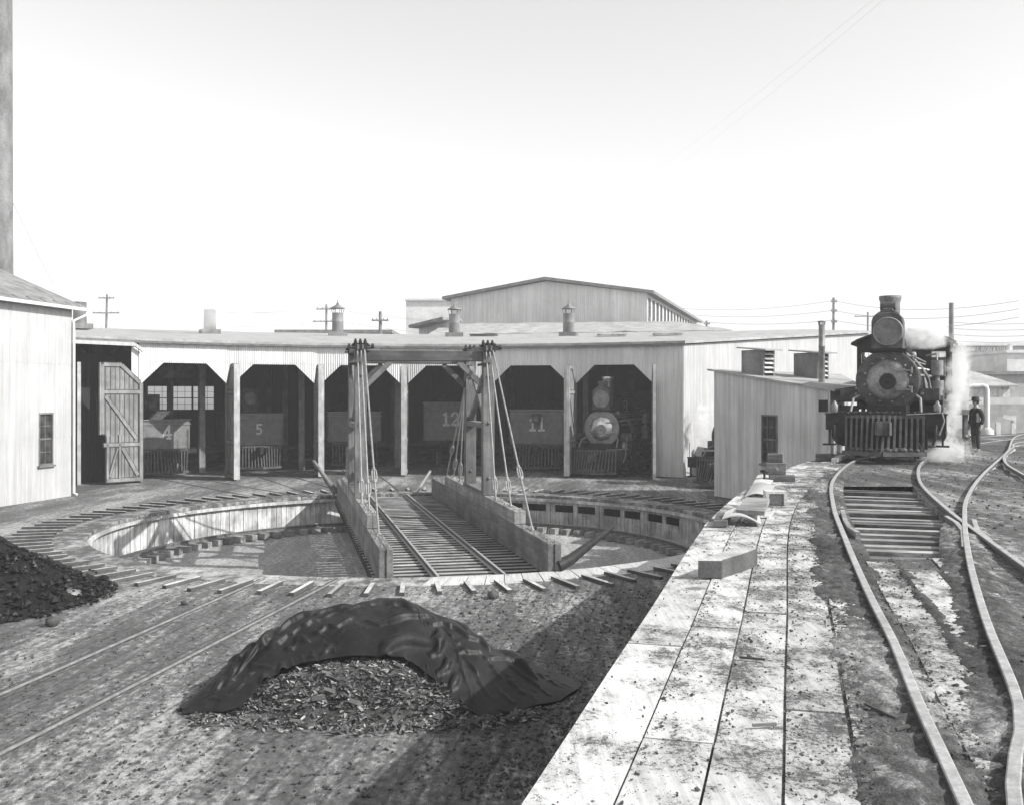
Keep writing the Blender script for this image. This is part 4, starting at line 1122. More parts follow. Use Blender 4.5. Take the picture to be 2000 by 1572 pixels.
def make_loco(name, label, x, y, z, h, scale=1.0):
    t = thing(name, label, "locomotive", (x,y,z), h, None, scale)
    mb = MB(); mb.box(-1.52,1.52,0,0.3,0.78,1.19); mb.box(-1.55,1.55,-0.012,0.35,1.193,1.23); mb.box(-0.35,0.35,-0.02,-0.003,0.84,1.14)
    for xx in (-1.2,-0.8,0.8,1.2): mb.lathe([(0.035,0),(0.035,0.03),(0,0.03)],6,Matrix.Translation((xx,0,0.98))@Matrix.Rotation(R(90),4,'X'))
    mb.build("pilot_beam", M_iron, t, bevel=0.008)
    p = pilot_mb(0.97, 1.17, 0.18, -0.05, 0.72).build("pilot", M_pilot, t)
    mb = MB(); 
    for k in range(40):
        xx = random.uniform(-0.85,0.85); mb.lathe([(0,0.0),(0.06,0.02),(0.04,0.06),(0,0.08)],5,Matrix.Translation((xx,-0.66+0.5*abs(xx)+random.uniform(-0.08,0.12),0.235))@Matrix.Scale(random.uniform(0.6,1.6),4))
    mb.build("packed_dirt", M_pilot, p)
    coupler_mb().build("coupler", M_pilot, t).location = (-0.02,-0.16,0.84)
    mb = MB(); mb.box(-1.05,1.05,0.31,0.35,0.28,0.776); mb.build("shade_backing", M_iron, t)  # added dark sheet that blackens the gaps between the pilot bars
    # chain heaped on the beam and its lift rod
    mb = MB(); pts = [( -1.3+2.6*i/46, 0.1+0.07*math.sin(i*1.9), 1.245+0.02*math.sin(i*2.7)) for i in range(47)]
    for i in range(46):
        a, b = Vector(pts[i]), Vector(pts[i+1]); mb.bar(a, b, 0.035, 0.06, up=(0,(-1)**i,0.5))
    mb.build("chain", M_iron, t)
    mb = MB(); mb.tube([(1.5,-0.04,1.27),(1.42,-0.1,1.25),(0.55,-0.1,1.2)],0.02,6); mb.tube([(1.42,-0.1,1.25),(1.48,-0.16,1.05),(1.36,-0.2,0.68)],0.022,6); mb.build("uncoupling_lever", M_iron_m, t)
    mb = MB(); mb.box(-1.0,1.0,0.3,0.7,1.0,1.2); mb.box(-0.5,0.5,0.6,2.0,0.85,1.45); mb.box(-0.5,0.5,0.3,7.6,0.75,0.95)
    mb.build("frame", M_iron, t)
    for s in (-1,1):
        mb = MB(); mb.tube([(s*0.72,0.95,1.72),(s*0.86,0.6,1.62),(s*0.9,0.22,1.22)] ,0.035,8); mb.build("smokebox_brace", M_iron_m, t)
    zc, rb = 2.12, 0.82
    mb = MB(); mb.lathe([(rb,0.9),(rb,2.5),(rb-0.02,2.5)], 40, YM(0,0,zc)); mb.lathe([(rb+0.012,2.44),(rb+0.012,2.5)],40,YM(0,0,zc))
    sb = mb.build("smokebox", M_iron, t)
    mb = MB(); mb.lathe([(0.0,0.86),(rb-0.03,0.86),(rb+0.015,0.875),(rb+0.015,0.93)], 44, YM(0,0,zc))
    for k in range(26):
        a = 2*math.pi*k/26; mb.lathe([(0.022,0),(0.02,0.025),(0,0.03)],6,Matrix.Translation((0.75*math.cos(a),0.86,zc+0.75*math.sin(a)))@Matrix.Rotation(R(90),4,'X'))
    fr = mb.build("smokebox_front", M_iron_l, t)
    mb = MB(); mb.lathe([(0,0.735),(0.2,0.745),(0.38,0.78),(0.5,0.825),(0.56,0.855),(0.56,0.865)], 36, YM(0.0,0,zc))
    for k in range(12):
        a = 2*math.pi*k/12+0.2; mb.lathe([(0.04,0),(0.04,0.03),(0.025,0.06),(0,0.065)],8,Matrix.Translation((0.6*math.cos(a),0.86,zc+0.6*math.sin(a)))@Matrix.Rotation(R(90),4,'X'))
    dr = mb.build("smokebox_door", M_door_iron, t)
    mb = MB(); mb.lathe([(0,0.70),(0.17,0.70),(0.185,0.69),(0.22,0.69),(0.225,0.745)], 28, YM(0.02,0,zc-0.03)); mb.lathe([(0,0.685),(0.06,0.685),(0.06,0.70)],14,YM(0.02,0,zc-0.03)); mb.build("number_plate", M_iron, dr)
    for zz in (zc+0.27, zc-0.25):
        mb = MB(); mb.bar((0.22,0.775,zz),(0.6,0.835,zz),0.05,0.035,up=(0,-1,0)); mb.cyl((0.62,0.83,zz-0.09),(0.62,0.83,zz+0.09),0.025,8); mb.build("door_hinge", M_iron_m, dr)
    # stack
    mb = MB(); mb.lathe([(0.42,2.86),(0.33,2.98),(0.27,3.12),(0.255,3.3),(0.265,4.3),(0.30,4.42),(0.30,4.5),(0.275,4.5),(0.26,4.44),(0.22,4.4),(0.22,3.2)], 28, Matrix.Translation((0,1.72,0)))
    mb.build("chimney", M_stack, t)
    # headlight on its bracket
    mb = MB(); mb.box(-0.52,0.52,0.72,1.42,2.93,2.97); mb.box(-0.46,0.46,0.85,1.36,2.875,2.93)
    mb.build("lamp_bracket", M_iron, t)
    mb = MB(); poly = [(-0.41,2.973),(0.41,2.973),(0.41,3.72),(0.38,3.84),(0.3,3.93),(0.2,3.97),(-0.2,3.97),(-0.3,3.93),(-0.38,3.84),(-0.41,3.72)]
    XZ = Matrix(((1,0,0,0),(0,0,1,0),(0,1,0,0),(0,0,0,1)))
    mb.prism(poly, 0.75, 1.38, XZ)
    mb.prism([(-0.3,3.95),(0.3,3.95),(0.16,4.04),(0.13,4.1),(-0.13,4.1),(-0.16,4.04)], 0.85, 1.25, XZ)
    hl = mb.build("headlight", M_iron_l, t, bevel=0.02)
    mb = MB(); mb.cyl((-0.2,1.03,4.3),(0.2,1.03,4.3),0.12,12); mb.box(-0.16,0.16,0.93,1.13,4.18,4.3); mb.v = [p - Vector((0,0,0.14)) for p in mb.v]; mb.build("lamp_chimney", M_iron_l, hl)
    mb = MB(); mb.lathe([(0.345,0.745),(0.36,0.70),(0.385,0.70),(0.40,0.745)], 32, YM(0.02,0,3.45)); mb.build("lamp_rim", M_iron_m, hl)
    mb = MB(); mb.lathe([(0,0.735),(0.345,0.742)], 32, YM(0.02,0,3.45)); mb.build("lens", M_lens, hl)
    # boiler, bands, domes
    mb = MB(); mb.lathe([(0.77,2.5),(0.77,5.9),(0.80,5.95),(0.80,6.4)], 40, YM(0,0,zc))
    bo = mb.build("boiler", M_iron, t)
    for yy in (3.1,3.9,4.7,5.5):
        mb = MB(); mb.lathe([(0.772,yy),(0.785,yy),(0.785,yy+0.06),(0.772,yy+0.06)], 40, YM(0,0,zc)); mb.build("boiler_band", M_iron_l, bo)
    mb = MB(); mb.lathe([(0.40,2.72),(0.34,2.86),(0.33,3.2),(0.28,3.4),(0.14,3.5),(0,3.52)], 24, Matrix.Translation((0,3.2,0))); mb.build("sand_dome", M_iron, t)
    mb = MB(); mb.lathe([(0.46,2.72),(0.38,2.86),(0.37,3.3),(0.33,3.5),(0.18,3.64),(0,3.67)], 24, Matrix.Translation((0,4.9,0))); mb.tube([(0,5.2,3.5),(0,5.2,3.9)],0.05,8); mb.build("steam_dome", M_iron, t)
    mb = MB(); mb.lathe([(0.2,3.02),(0.17,3.1),(0.13,3.25),(0.07,3.33),(0,3.34)],16,Matrix.Translation((0,4.05,0))); mb.bar((-0.24,4.05,2.85),(-0.24,4.05,3.3),0.05,0.06,up=(0,1,0)); mb.bar((0.24,4.05,2.85),(0.24,4.05,3.3),0.05,0.06,up=(0,1,0)); mb.bar((-0.25,4.05,3.34),(0.25,4.05,3.34),0.05,0.05)
    mb.build("bell", M_iron_m, t)
    for s in (-1,1):
        mb = MB(); mb.tube([(s*0.62,1.0,2.78),(s*0.70,2.5,2.75),(s*0.70,6.2,2.75)],0.022,6)
        for yy in (1.3,2.6,3.8,5.0): mb.bar((s*0.60,yy,2.62),(s*0.70,yy,2.76),0.025,0.025)
        mb.build("handrail", M_iron_m, t)
        mb = MB(); mb.box(s*0.86-0.02 if s > 0 else -1.40,1.40 if s > 0 else -0.84,1.2,6.4,1.52,1.58); mb.build("running_board", M_iron, t)
        mb = MB(); mb.cyl((s*1.12,0.85,0.66),(s*1.12,1.95,0.66),0.36,24); mb.lathe([(0,0.80),(0.27,0.80),(0.29,0.85)],20,YM(s*1.12,0,0.66)); mb.box(s*1.12-0.27,s*1.12+0.27,0.98,1.82,1.0,1.42)
        mb.build("cylinder", M_iron, t)
        # plumbing on the flank
        mb = MB(); mb.tube([(s*0.5,2.6,2.75),(s*0.80,2.7,2.35),(s*0.86,2.75,1.95),(s*0.95,2.8,1.6)],0.05,8); mb.tube([(s*0.72,3.2,2.45),(s*0.88,3.25,2.0),(s*0.9,3.3,1.6)],0.035,8); mb.tube([(s*0.86,1.2,1.75),(s*0.9,3.0,1.85),(s*0.88,6.2,1.9)],0.04,8)
        mb.build("pipe", M_iron_m, t)
        mb = MB(); mb.box(s*1.0-0.3,s*1.0+0.3,1.3,1.7,1.58,1.9); mb.build("toolbox", M_iron_l, t)
    mb = MB(); mb.cyl((1.12,4.2,2.3),(1.12,4.2,2.75),0.17,16); mb.cyl((1.12,4.2,2.3),(1.12,4.2,2.15),0.07,10); mb.cyl((1.12,4.2,1.7),(1.12,4.2,2.15),0.18,16); mb.tube([(1.12,4.2,2.75),(1.1,4.25,2.95),(0.8,4.5,2.9)],0.03,8); mb.box(0.95,1.3,4.05,4.35,1.58,1.7)
    mb.build("air_pump", M_iron_m, t)
    mb = MB()
    for ring in (1.0, 1.7, 2.35):
        for k in range(22):
            a = R(-20) + R(220)*k/21; mb.lathe([(0.018,0),(0.014,0.014),(0,0.018)],6,Matrix.Translation((rb*math.cos(a),ring,zc+rb*math.sin(a))) @ Vector((math.cos(a),0,math.sin(a))).to_track_quat('Z','Y').to_matrix().to_4x4())
    mb.build("rivets", M_iron, sb)
    for s in (-1,1):
        mb = MB(); mb.tube([(s*1.25,0.1,0.95),(s*1.28,-0.12,0.9),(s*1.25,-0.16,0.55),(s*1.2,-0.12,0.42)],0.035,8); mb.build("air_hose", M_iron, t)
        mb = MB(); mb.bar((s*1.43,0.1,0.8),(s*1.43,0.1,0.38),0.05,0.05,up=(0,1,0)); mb.box(s*1.43-0.16,s*1.43+0.16,-0.06,0.26,0.36,0.4); mb.build("step", M_iron, t)
        mb = MB(); mb.lathe([(0.08,1.245),(0.09,1.3),(0.09,1.45),(0.05,1.5),(0.03,1.56),(0,1.57)],12,Matrix.Translation((s*1.3,0.14,0))); mb.build("marker_lamp", M_iron_m, t)
        mb = MB(); mb.tube([(s*1.45,0.05,1.23),(s*1.45,0.05,1.85)],0.018,6); mb.build("flag_staff", M_iron_m, t)
        for yy in (2.75,4.25,5.75):
            mb = MB(); mb.tube([(s*0.83,yy-0.66+0.05,0.75)]+[(s*0.83,yy+0.72*math.cos(R(a)),0.62+0.72*math.sin(R(a))) for a in range(170,9,-20)],0.03,6); mb.build("wheel_guard", M_iron, t)
        mb = MB(); mb.bar((s*1.12,1.9,1.2),(s*1.12,3.4,0.75),0.05,0.08); mb.bar((s*1.1,2.0,0.95),(s*1.1,3.5,0.95),0.05,0.07); mb.build("valve_gear", M_iron_m, t)
    for k in range(3):
        mb = MB(); a = R(38-14*k); mb.tube([(0.80*math.cos(a),1.1+0.1*k,zc+0.80*math.sin(a)),(0.86*math.cos(a),2.6,zc+0.86*math.sin(a)),(0.84*math.cos(a)+0.03,5.9,zc+0.84*math.sin(a)+0.04)],0.025+0.008*k,7); mb.build("pipe", M_iron_m if k != 1 else M_corr_g, t)
    mb = MB(); mb.tube([(0.45,1.0,2.85),(0.62,1.4,2.72),(0.78,2.2,2.5),(0.95,2.5,2.2),(1.05,2.6,1.62)],0.045,8); mb.lathe([(0.05,0),(0.09,0.03),(0.09,0.12),(0.04,0.16),(0,0.17)],10,Matrix.Translation((0.62,1.4,2.74))); mb.build("blower_pipe", M_iron_m, t)
    # wheels
    for s in (-1,1):
        for yy, r in ((0.75,0.36),(2.75,0.62),(4.25,0.62),(5.75,0.62)):
            wheel_mb(r, 12 if r > 0.5 else 9).build("driving_wheel" if r > 0.5 else "pilot_wheel", M_iron, t).location = (s*0.76-0.065, yy, r)
        mb = MB(); mb.bar((s*0.98,2.75,0.45),(s*0.98,5.75,0.45),0.05,0.12); mb.bar((s*1.06,1.95,0.66),(s*1.06,4.25,0.45),0.05,0.11); mb.build("side_rod", M_iron_m, t)
    # cab: front and side walls of posts and panels round open windows, low arched roof
    mb = MB(); y0, y1, xw, zf, ze = 6.4, 8.3, 1.42, 1.25, 3.42
    for s in (-1,1):
        a, b = (1.02,xw) if s > 0 else (-xw,-1.02)
        mb.box(min(s*0.62,s*xw),max(s*0.62,s*xw),y0,y0+0.05,zf,2.3); mb.box(min(s*1.28,s*xw),max(s*1.28,s*xw),y0,y0+0.05,2.3,3.1); mb.box(min(s*0.4,s*0.86),max(s*0.4,s*0.86),y0,y0+0.05,2.3,3.1); mb.box(min(0,s*xw),max(0,s*xw),y0+0.003,y0+0.05,3.1,ze+0.1)
        mb.box(min(s*(xw-0.05),s*xw),max(s*(xw-0.05),s*xw),y0+0.05,y1,zf,2.3); mb.box(min(s*(xw-0.05),s*xw),max(s*(xw-0.05),s*xw),y0+0.05,y0+0.3,2.3,ze); mb.box(min(s*(xw-0.05),s*xw),max(s*(xw-0.05),s*xw),y1-0.5,y1,2.3,ze); mb.box(min(s*(xw-0.05),s*xw),max(s*(xw-0.05),s*xw),y0+0.3,y1-0.5,3.1,ze)
    cab = mb.build("cab", M_iron, t)
    mb = MB(); arc = [(-1.58,3.42),(-1.4,3.53),(-0.9,3.72),(-0.4,3.83),(0,3.86),(0.4,3.83),(0.9,3.72),(1.4,3.53),(1.58,3.42)]
    mb.prism(arc + [(x,z-0.07) for x,z in arc[::-1]], y0-0.25, y1+0.5, XZ)
    mb.prism([(-1.4,ze),(1.4,ze),(0.9,3.66),(0,3.80),(-0.9,3.66)], y0+0.01, y0+0.05, XZ)
    mb.build("cab_roof", M_iron, cab)
    mb = MB(); mb.lathe([(0.0,6.38),(0.88,6.38),(0.88,7.2),(0,7.2)], 32, YM(0,0,2.05)); mb.box(-0.6,0.6,6.3,7.0,0.9,1.6); mb.build("firebox", M_iron, t)
    mb = MB(); mb.box(1.35,1.62,1.35,1.36,0,0); 
    # tender coupled behind
    mb = MB(); mb.box(-1.35,1.35,9.0,14.0,1.15,2.75); mb.box(-1.4,1.4,8.9,14.1,0.95,1.15); mb.box(-1.3,1.3,9.0,9.15,2.75,3.0)
    tn = mb.build("tender", M_tender, t)
    for s in (-1,1):
        for yy in (9.8,11.0,12.2,13.3): wheel_mb(0.42, 8).build("tender_wheel", M_iron, t).location = (s*0.76-0.065, yy, 0.42)
    return t
L1 = make_loco("steam_locomotive", "black steam locomotive standing on the raised curved track with steam round its cylinders", 9.95, 27.35, ZU+0.06, R(25.0))
def variant(src, x, y, z, h, label, scale, swaps=None):
    c = copy_tree(src); c.location = (x,y,z); c.rotation_euler = (0,0,-h); c.scale = (scale,)*3; c['label'] = label
    def walk(o):
        for ch in o.children:
            nm = ch.name.split('.')[0]
            if swaps and nm in swaps and ch.type == 'MESH':
                ch.material_slots[0].link = 'OBJECT'; ch.material_slots[0].material = swaps[nm]
            walk(ch)
    walk(c); return c
M_face = mat_plain("aluminium_painted_front", 0.26, 0.5, 0.2, 5.0, bs=0.1)
b6 = -37.6 + 12.15*5
p = pol(19.1, 21.45)
variant(L1, p.x, p.y, 0.03, R(b6), "locomotive with pale ringed bright smokebox door looking out of the rightmost doorway", 1.08,
        {"smokebox_front": M_face, "smokebox_door": M_bright, "number_plate": M_face, "chimney": M_bright, "headlight": M_iron_l, "lens": M_iron_m, "pilot": M_pilot})
q = Q(1402, 850, 44.0)
variant(L1, q.x, q.y, 0.03, R(42), "dark locomotive half hidden behind the grey corrugated shed", 1.0)

# ------------------------------------------------------------------ tenders seen end-on in the doorways
def make_tender(num, label, r, bt, zb, zt, half, pilot=True, panel=False, lamp=None, load=True, nh=0.42, loft=0.0):
    p = pol(r, bt); t = thing("tender", label, "tender", (p.x,p.y,0.03), R(bt), "tenders standing in the roundhouse doorways")
    mb = MB(); mb.box(-half,half,0,5.4,zb,zt); mb.box(-half-0.02,half+0.02,-0.02,5.42,zt-0.26,zt-0.22)
    if panel:
        pm = MB()
        for (x0,x1,z0,z1) in ((-half*0.72,half*0.72,zb+0.35,zb+0.38),(-half*0.72,half*0.72,zt-0.75,zt-0.72),(-half*0.72,-half*0.72+0.03,zb+0.38,zt-0.75),(half*0.72-0.03,half*0.72,zb+0.38,zt-0.75)): pm.box(x0,x1,-0.014,-0.002,z0,z1)
        pm.build("panel_line", M_face, t)
        mb.box(-half-0.03,half+0.03,-0.03,5.43,zt-0.04,zt+0.03); mb.box(-half-0.02,half+0.02,-0.02,5.42,zt-0.5,zt-0.47)
    tk = mb.build("tank", M_tender, t, bevel=0.03)
    mb = MB()
    for z in (zb+0.06, zt-0.32, zt-0.10):
        for k in range(30): mb.lathe([(0.018,0),(0.012,0.014),(0,0.016)],5,Matrix.Translation((-half+0.05+(2*half-0.1)*k/29,-0.004 if z < zt-0.2 else -0.004,z))@Matrix.Rotation(R(90),4,'X'))
    for x in (-half+0.06, half-0.06):
        for k in range(16): mb.lathe([(0.018,0),(0.012,0.014),(0,0.016)],5,Matrix.Translation((x,-0.004,zb+0.1+(zt-zb-0.4)*k/15))@Matrix.Rotation(R(90),4,'X'))
    mb.build("rivets", M_tender, tk)
    mb = MB(); mb.box(-half-0.05,half+0.05,-0.06,0.0,zt-0.02,zt+0.02); mb.box(-half-0.05,half+0.05,-0.045,-0.006,zt-0.24,zt-0.215); mb.bar((half+0.02,-0.03,zt),(half+0.02,5.4,zt),0.05,0.04); mb.build("collar", M_face, tk)
    mb = MB(); mb.box(-half-0.25,half+0.25,-0.25,5.6,zb-0.22,zb-0.003)
    mb.build("frame", M_iron, t)
    if num: digits(num, nh, 0.07, M_white, t, Matrix.Translation((0.15 if num == '4' else 0.0,-0.012,zb+(zt-zb)*(0.36 if len(num) < 2 else 0.40))), wd=0.17)
    if pilot:
        pilot_mb(half*0.82, zb-0.02, 0.16, -0.28, 0.75, 15).build("pilot", M_pilot, t)
    coupler_mb().build("coupler", M_iron, t).location = (0,-0.3,zb-0.25)
    for s in (-1,1):
        for yy in (0.75,1.9,3.7,4.8): wheel_mb(0.42,8).build("wheel", M_iron_m, t).location = (s*0.76-0.065, yy, 0.42)
        mb = MB(); mb.box(s*1.0-0.04,s*1.0+0.04,0.4,2.3,0.35,0.6); mb.box(s*1.0-0.04,s*1.0+0.04,3.3,5.2,0.35,0.6); mb.build("truck_frame", M_iron, t)
        mb = MB(); mb.tube([(s*(half-0.08),-0.04,zb+0.1),(s*(half-0.08),-0.09,zb+0.14),(s*(half-0.08),-0.09,zt-0.5),(s*(half-0.08),-0.04,zt-0.45)],0.02,6); mb.build("grab_iron", M_iron_m, t)
    if lamp:
        y, z, r0, bx = lamp
        mb = MB(); mb.box(-bx,bx,y,y+0.5,z-bx*1.05,z+bx*1.1); mb.lathe([(r0*0.9,y-0.02),(r0,y-0.06),(r0*1.1,y-0.02),(r0*1.12,y)],24,YM(0,0,z))
        if z-bx*1.05 > zt+0.05: mb.box(-bx*0.8,bx*0.8,y+0.05,y+0.45,zt-0.02,z-bx*1.05-0.002)
        h = mb.build("headlight", M_iron_l, t)
        mb = MB(); mb.lathe([(0,y-0.012),(r0*0.9,y-0.015)],24,YM(0,0,z)); mb.build("lens", M_lens, h)
    if load:
        mb = MB(); N = 14; vs = []; fs = []
        for i in range(N+1):
            for j in range(N+1):
                xx = -half*0.92+1.84*half*i/N; yy = 0.4+4.6*j/N
                hgt = 0.55*math.sin(math.pi*i/N)**0.7*math.sin(math.pi*j/N)**0.5
                vs.append((xx,yy,zt-0.03+hgt*(0.8+0.6*noise.noise(Vector((xx*2,yy*2,r))))))
        for i in range(N):
            for j in range(N): fs.append((i*(N+1)+j,(i+1)*(N+1)+j,(i+1)*(N+1)+j+1,i*(N+1)+j+1))
        mb.add(vs, fs); mb.build("coal_load", M_coal, t)
    mb = MB(); mb.tube([(half*0.45,-0.27,zb+0.02),(half*0.45,-0.27,zb+0.5)],0.015,6); mb.build("flag_iron", M_iron_m, t)
    return t
T = [make_tender('4', "tender lettered 4 in the leftmost doorway, half lit by sun", 23.2, -37.6, 1.28, 2.72, 1.28, lamp=(1.9,3.5,0.34,0.42), load=True, nh=0.62),
     make_tender('5', "tender lettered 5 with slatted pilot and a headlight behind its tank", 24.0, -25.45, 1.30, 2.95, 1.27, lamp=(2.2,3.75,0.36,0.46), load=False, nh=0.52),
     make_tender('', "tender without a number behind the left gantry leg", 24.6, -13.3, 1.40, 3.0, 1.45, load=True),
     make_tender('12', "tall tender lettered 12 with outlined panel and no pilot", 25.2, -1.15, 1.40, 3.50, 1.50, pilot=False, panel=True, load=True, nh=0.72),
     make_tender('11', "tender lettered 11 with a small lamp above its number", 22.2, 11.0, 1.35, 3.15, 1.45, lamp=(-0.42,2.72,0.17,0.2), load=True, nh=0.66)]
mb = MB(); Mt = MH(T[0].location.x, T[0].location.y, 0, R(-37.6))
for k in range(5): mb.box(-0.15+0.12*k-0.45,0.0+0.14*k,0.35+0.1*k,1.2,2.72+0.09*k,2.80+0.09*k,Mt)  # added pale slabs, sunlight on the coal put into the colour
tag(mb.build("lit_coal_top", M_pale), "pale slabs standing in for sunlit coal on top of the tender lettered 4", "lit coal stand-in")
mb = MB(); p = P(615, 897.0); p = pol(24, -19.0)
mb.box(-0.35,0.35,-0.2,0.2,0.5,0.56,MH(p.x,p.y,0,0.2))
for a in (-0.3,0.3):
    for b in (-0.15,0.15): mb.bar((p.x+a*1.1,p.y+b*1.2,0),(p.x+a,p.y+b,0.5),0.06,0.06)
tag(mb.build("sawhorse", M_trim), "small dark workbench beside the tender lettered 5", "bench")

# ------------------------------------------------------------------ big hall and other buildings behind
def hall():
    NR = Vector((12.55,95.0,0)); NL = Vector((-6.0,100.5,0)); d = Vector((10.8,36.0,0)).normalized(); LEN = 40.0
    t = thing("machine_hall", "large gabled corrugated hall with a long row of side windows behind the roundhouse", "building", NR)
    e = (NR-NL); L = e.length; e.normalize(); ZEv, ZR = 13.35, 14.75
    top = lambda s: ZEv + (ZR-ZEv)*(1-abs(s-L/2)/(L/2))
    mb = MB(); rnd = random.Random(5); x = 0
    while x < L:
        w = min(L,x+1.6); corr(mb, NL, NR, [(x,w,0,top,rnd.uniform(0.42,0.58) if abs(x-16.1) > 0.5 else 0.85)], 0.2, 0.02); x = w
    mb.build("gable_wall", M_corr, t, world=True)
    FR = NR + d*LEN; FL = NL + d*LEN
    mb = MB(); M = frame_M(NR, FR, 0, 0)
    mb.box(0,LEN,0,0.15,0,9.3,M); mb.box(0,LEN,0,0.15,13.0,13.3,M)
    nW = 16; w = LEN/nW
    for i in range(nW+1): mb.box(max(0,i*w-0.28),min(LEN,i*w+0.28),0.0,0.15,9.3,13.0,M)
    corr(mb, FL, NL, [(0,LEN,0,13.3)], 0.3, 0.02); corr(mb, FR, FL, [(0,L,0,13.3)], 0.3, 0.02)
    mb.build("side_wall", M_corr, t, world=True)
    for i in range(nW):
        s0, s1 = i*w+0.28, (i+1)*w-0.28; mb = MB()
        mb.box(s0,s1,0.10,0.14,9.3,11.0,M); mb.box(s0,s0+0.06,0.05,0.1,9.3,13.0,M); mb.box(s1-0.06,s1,0.05,0.1,9.3,13.0,M); mb.box(s0+0.06,s1-0.06,0.05,0.1,11.0,11.12,M)
        f = mb.build("window", M_trim, t, world=True)
        mb = MB(); mb.box(s0+0.06,s1-0.06,0.11,0.13,11.0,13.0,M); mb.build("pane", M_lens, f, world=True)
    mb = MB(); o = 0.7
    ridN = (NL+NR)/2 - d*0.6; ridF = (FL+FR)/2 + d*0.6
    for (a, b) in ((NL-e*o, -1), (NR+e*o, 1)):
        aN = a - d*0.6; aF = aN + d*(LEN+1.2); zl = ZEv-0.1
        vs = [(aN.x,aN.y,zl),(ridN.x,ridN.y,ZR+0.1),(ridF.x,ridF.y,ZR+0.1),(aF.x,aF.y,zl)]
        mb.add(vs+[(x,y,z+0.28) for x,y,z in vs], [(0,1,2,3),(4,7,6,5),(0,4,5,1),(0,3,7,4)])
    mb.build("roof", M_roof_d, t, world=True)
hall()
def slab_building(name, label, cat, pts, z0, z1, wall, roof, over=0.3, chim=None):
    c = sum((Vector(p) for p in pts), Vector())/len(pts)
    t = thing(name, label, cat, (c.x,c.y,z0))
    mb = MB(); n = len(pts)
    for i in range(n):
        a, b = pts[i], pts[(i+1)%n]; mb.add([(a[0],a[1],z0),(b[0],b[1],z0),(b[0],b[1],z1),(a[0],a[1],z1)], [(0,1,2,3)])
    mb.build("wall", wall, t, world=True)
    q = [c + (Vector(p)-c)*(1+over/8) for p in pts]
    mb = MB(); mb.prism([(p.x,p.y) for p in q], z1+0.003, z1+0.3); r = mb.build("roof", roof, t, world=True)
    if chim: mb = MB(); mb.box(*chim); mb.build("chimney", wall, r, world=True)
    return t
def rect(px0, px1, d, depth): 
    a = (px0-1000)/F*d; b = (px1-1000)/F*d; return [(a,d,0),(b,d,0),(b,d+depth,0),(a,d+depth,0)]
slab_building("warehouse", "pale blank walled warehouse fading into haze behind the roundhouse roof", "building", rect(793,905,150,20), 0, zrow(588,150), M_far, M_far)
def annex():
    t = thing("annex_building", "low building with a sloping gravelled roof in front of the gabled hall", "building", (3,88,0))
    a = [Q(835,654,84), Q(1430,645,84), Q(1320,628,93.5), Q(870,633,94)]
    mb = MB(); N = 20
    for i in range(N):
        for j in range(5):
            f = lambda u, v: a[0].lerp(a[1],u).lerp(a[3].lerp(a[2],u),v) + Vector((0,0,0.12*noise.noise(Vector((u*18,v*6,2)))))
            mb.add([f(i/N,j/5),f((i+1)/N,j/5),f((i+1)/N,(j+1)/5),f(i/N,(j+1)/5)], [(0,1,2,3)])
    mb.build("roof", M_roof, t, world=True)
    mb = MB()
    for i in range(4):
        p, q = a[i], a[(i+1)%4]; mb.add([(p.x,p.y,0),(q.x,q.y,0),(q.x,q.y,q.z-0.02),(p.x,p.y,p.z-0.02)], [(0,1,2,3)])
    mb.build("wall", M_corr_g, t, world=True)
    t = thing("annex_building", "narrow shed roof rising towards the left corner of the gabled hall", "building", (-7,92,0))
    a = [Q(818,640,92), Q(884,624,90)]; mb = MB()
    mb.bar(a[0], a[1], 3.0, 0.25); mb.build("roof", M_roof_d, t, world=True)
    mb = MB(); b0, b1 = a; mb.add([(b0.x,b0.y,0),(b1.x,b1.y,0),(b1.x,b1.y,b1.z-0.12),(b0.x,b0.y,b0.z-0.12)], [(0,1,2,3)]); mb.build("wall", M_corr_g, t, world=True)
annex()
slab_building("flat_roofed_shop", "long dark flat roof showing just above the roundhouse ridge", "building", rect(541,762,95,12), 0, zrow(651,95), M_far_d, M_roof_d)
slab_building("brick_store", "dim long building with dark roof at the right edge behind the light shed", "building", [(50*0.87+0.0,100,0)]*0 or rect(1868,2120,92,18), 0, zrow(732,92), M_far_d, M_roof_d)
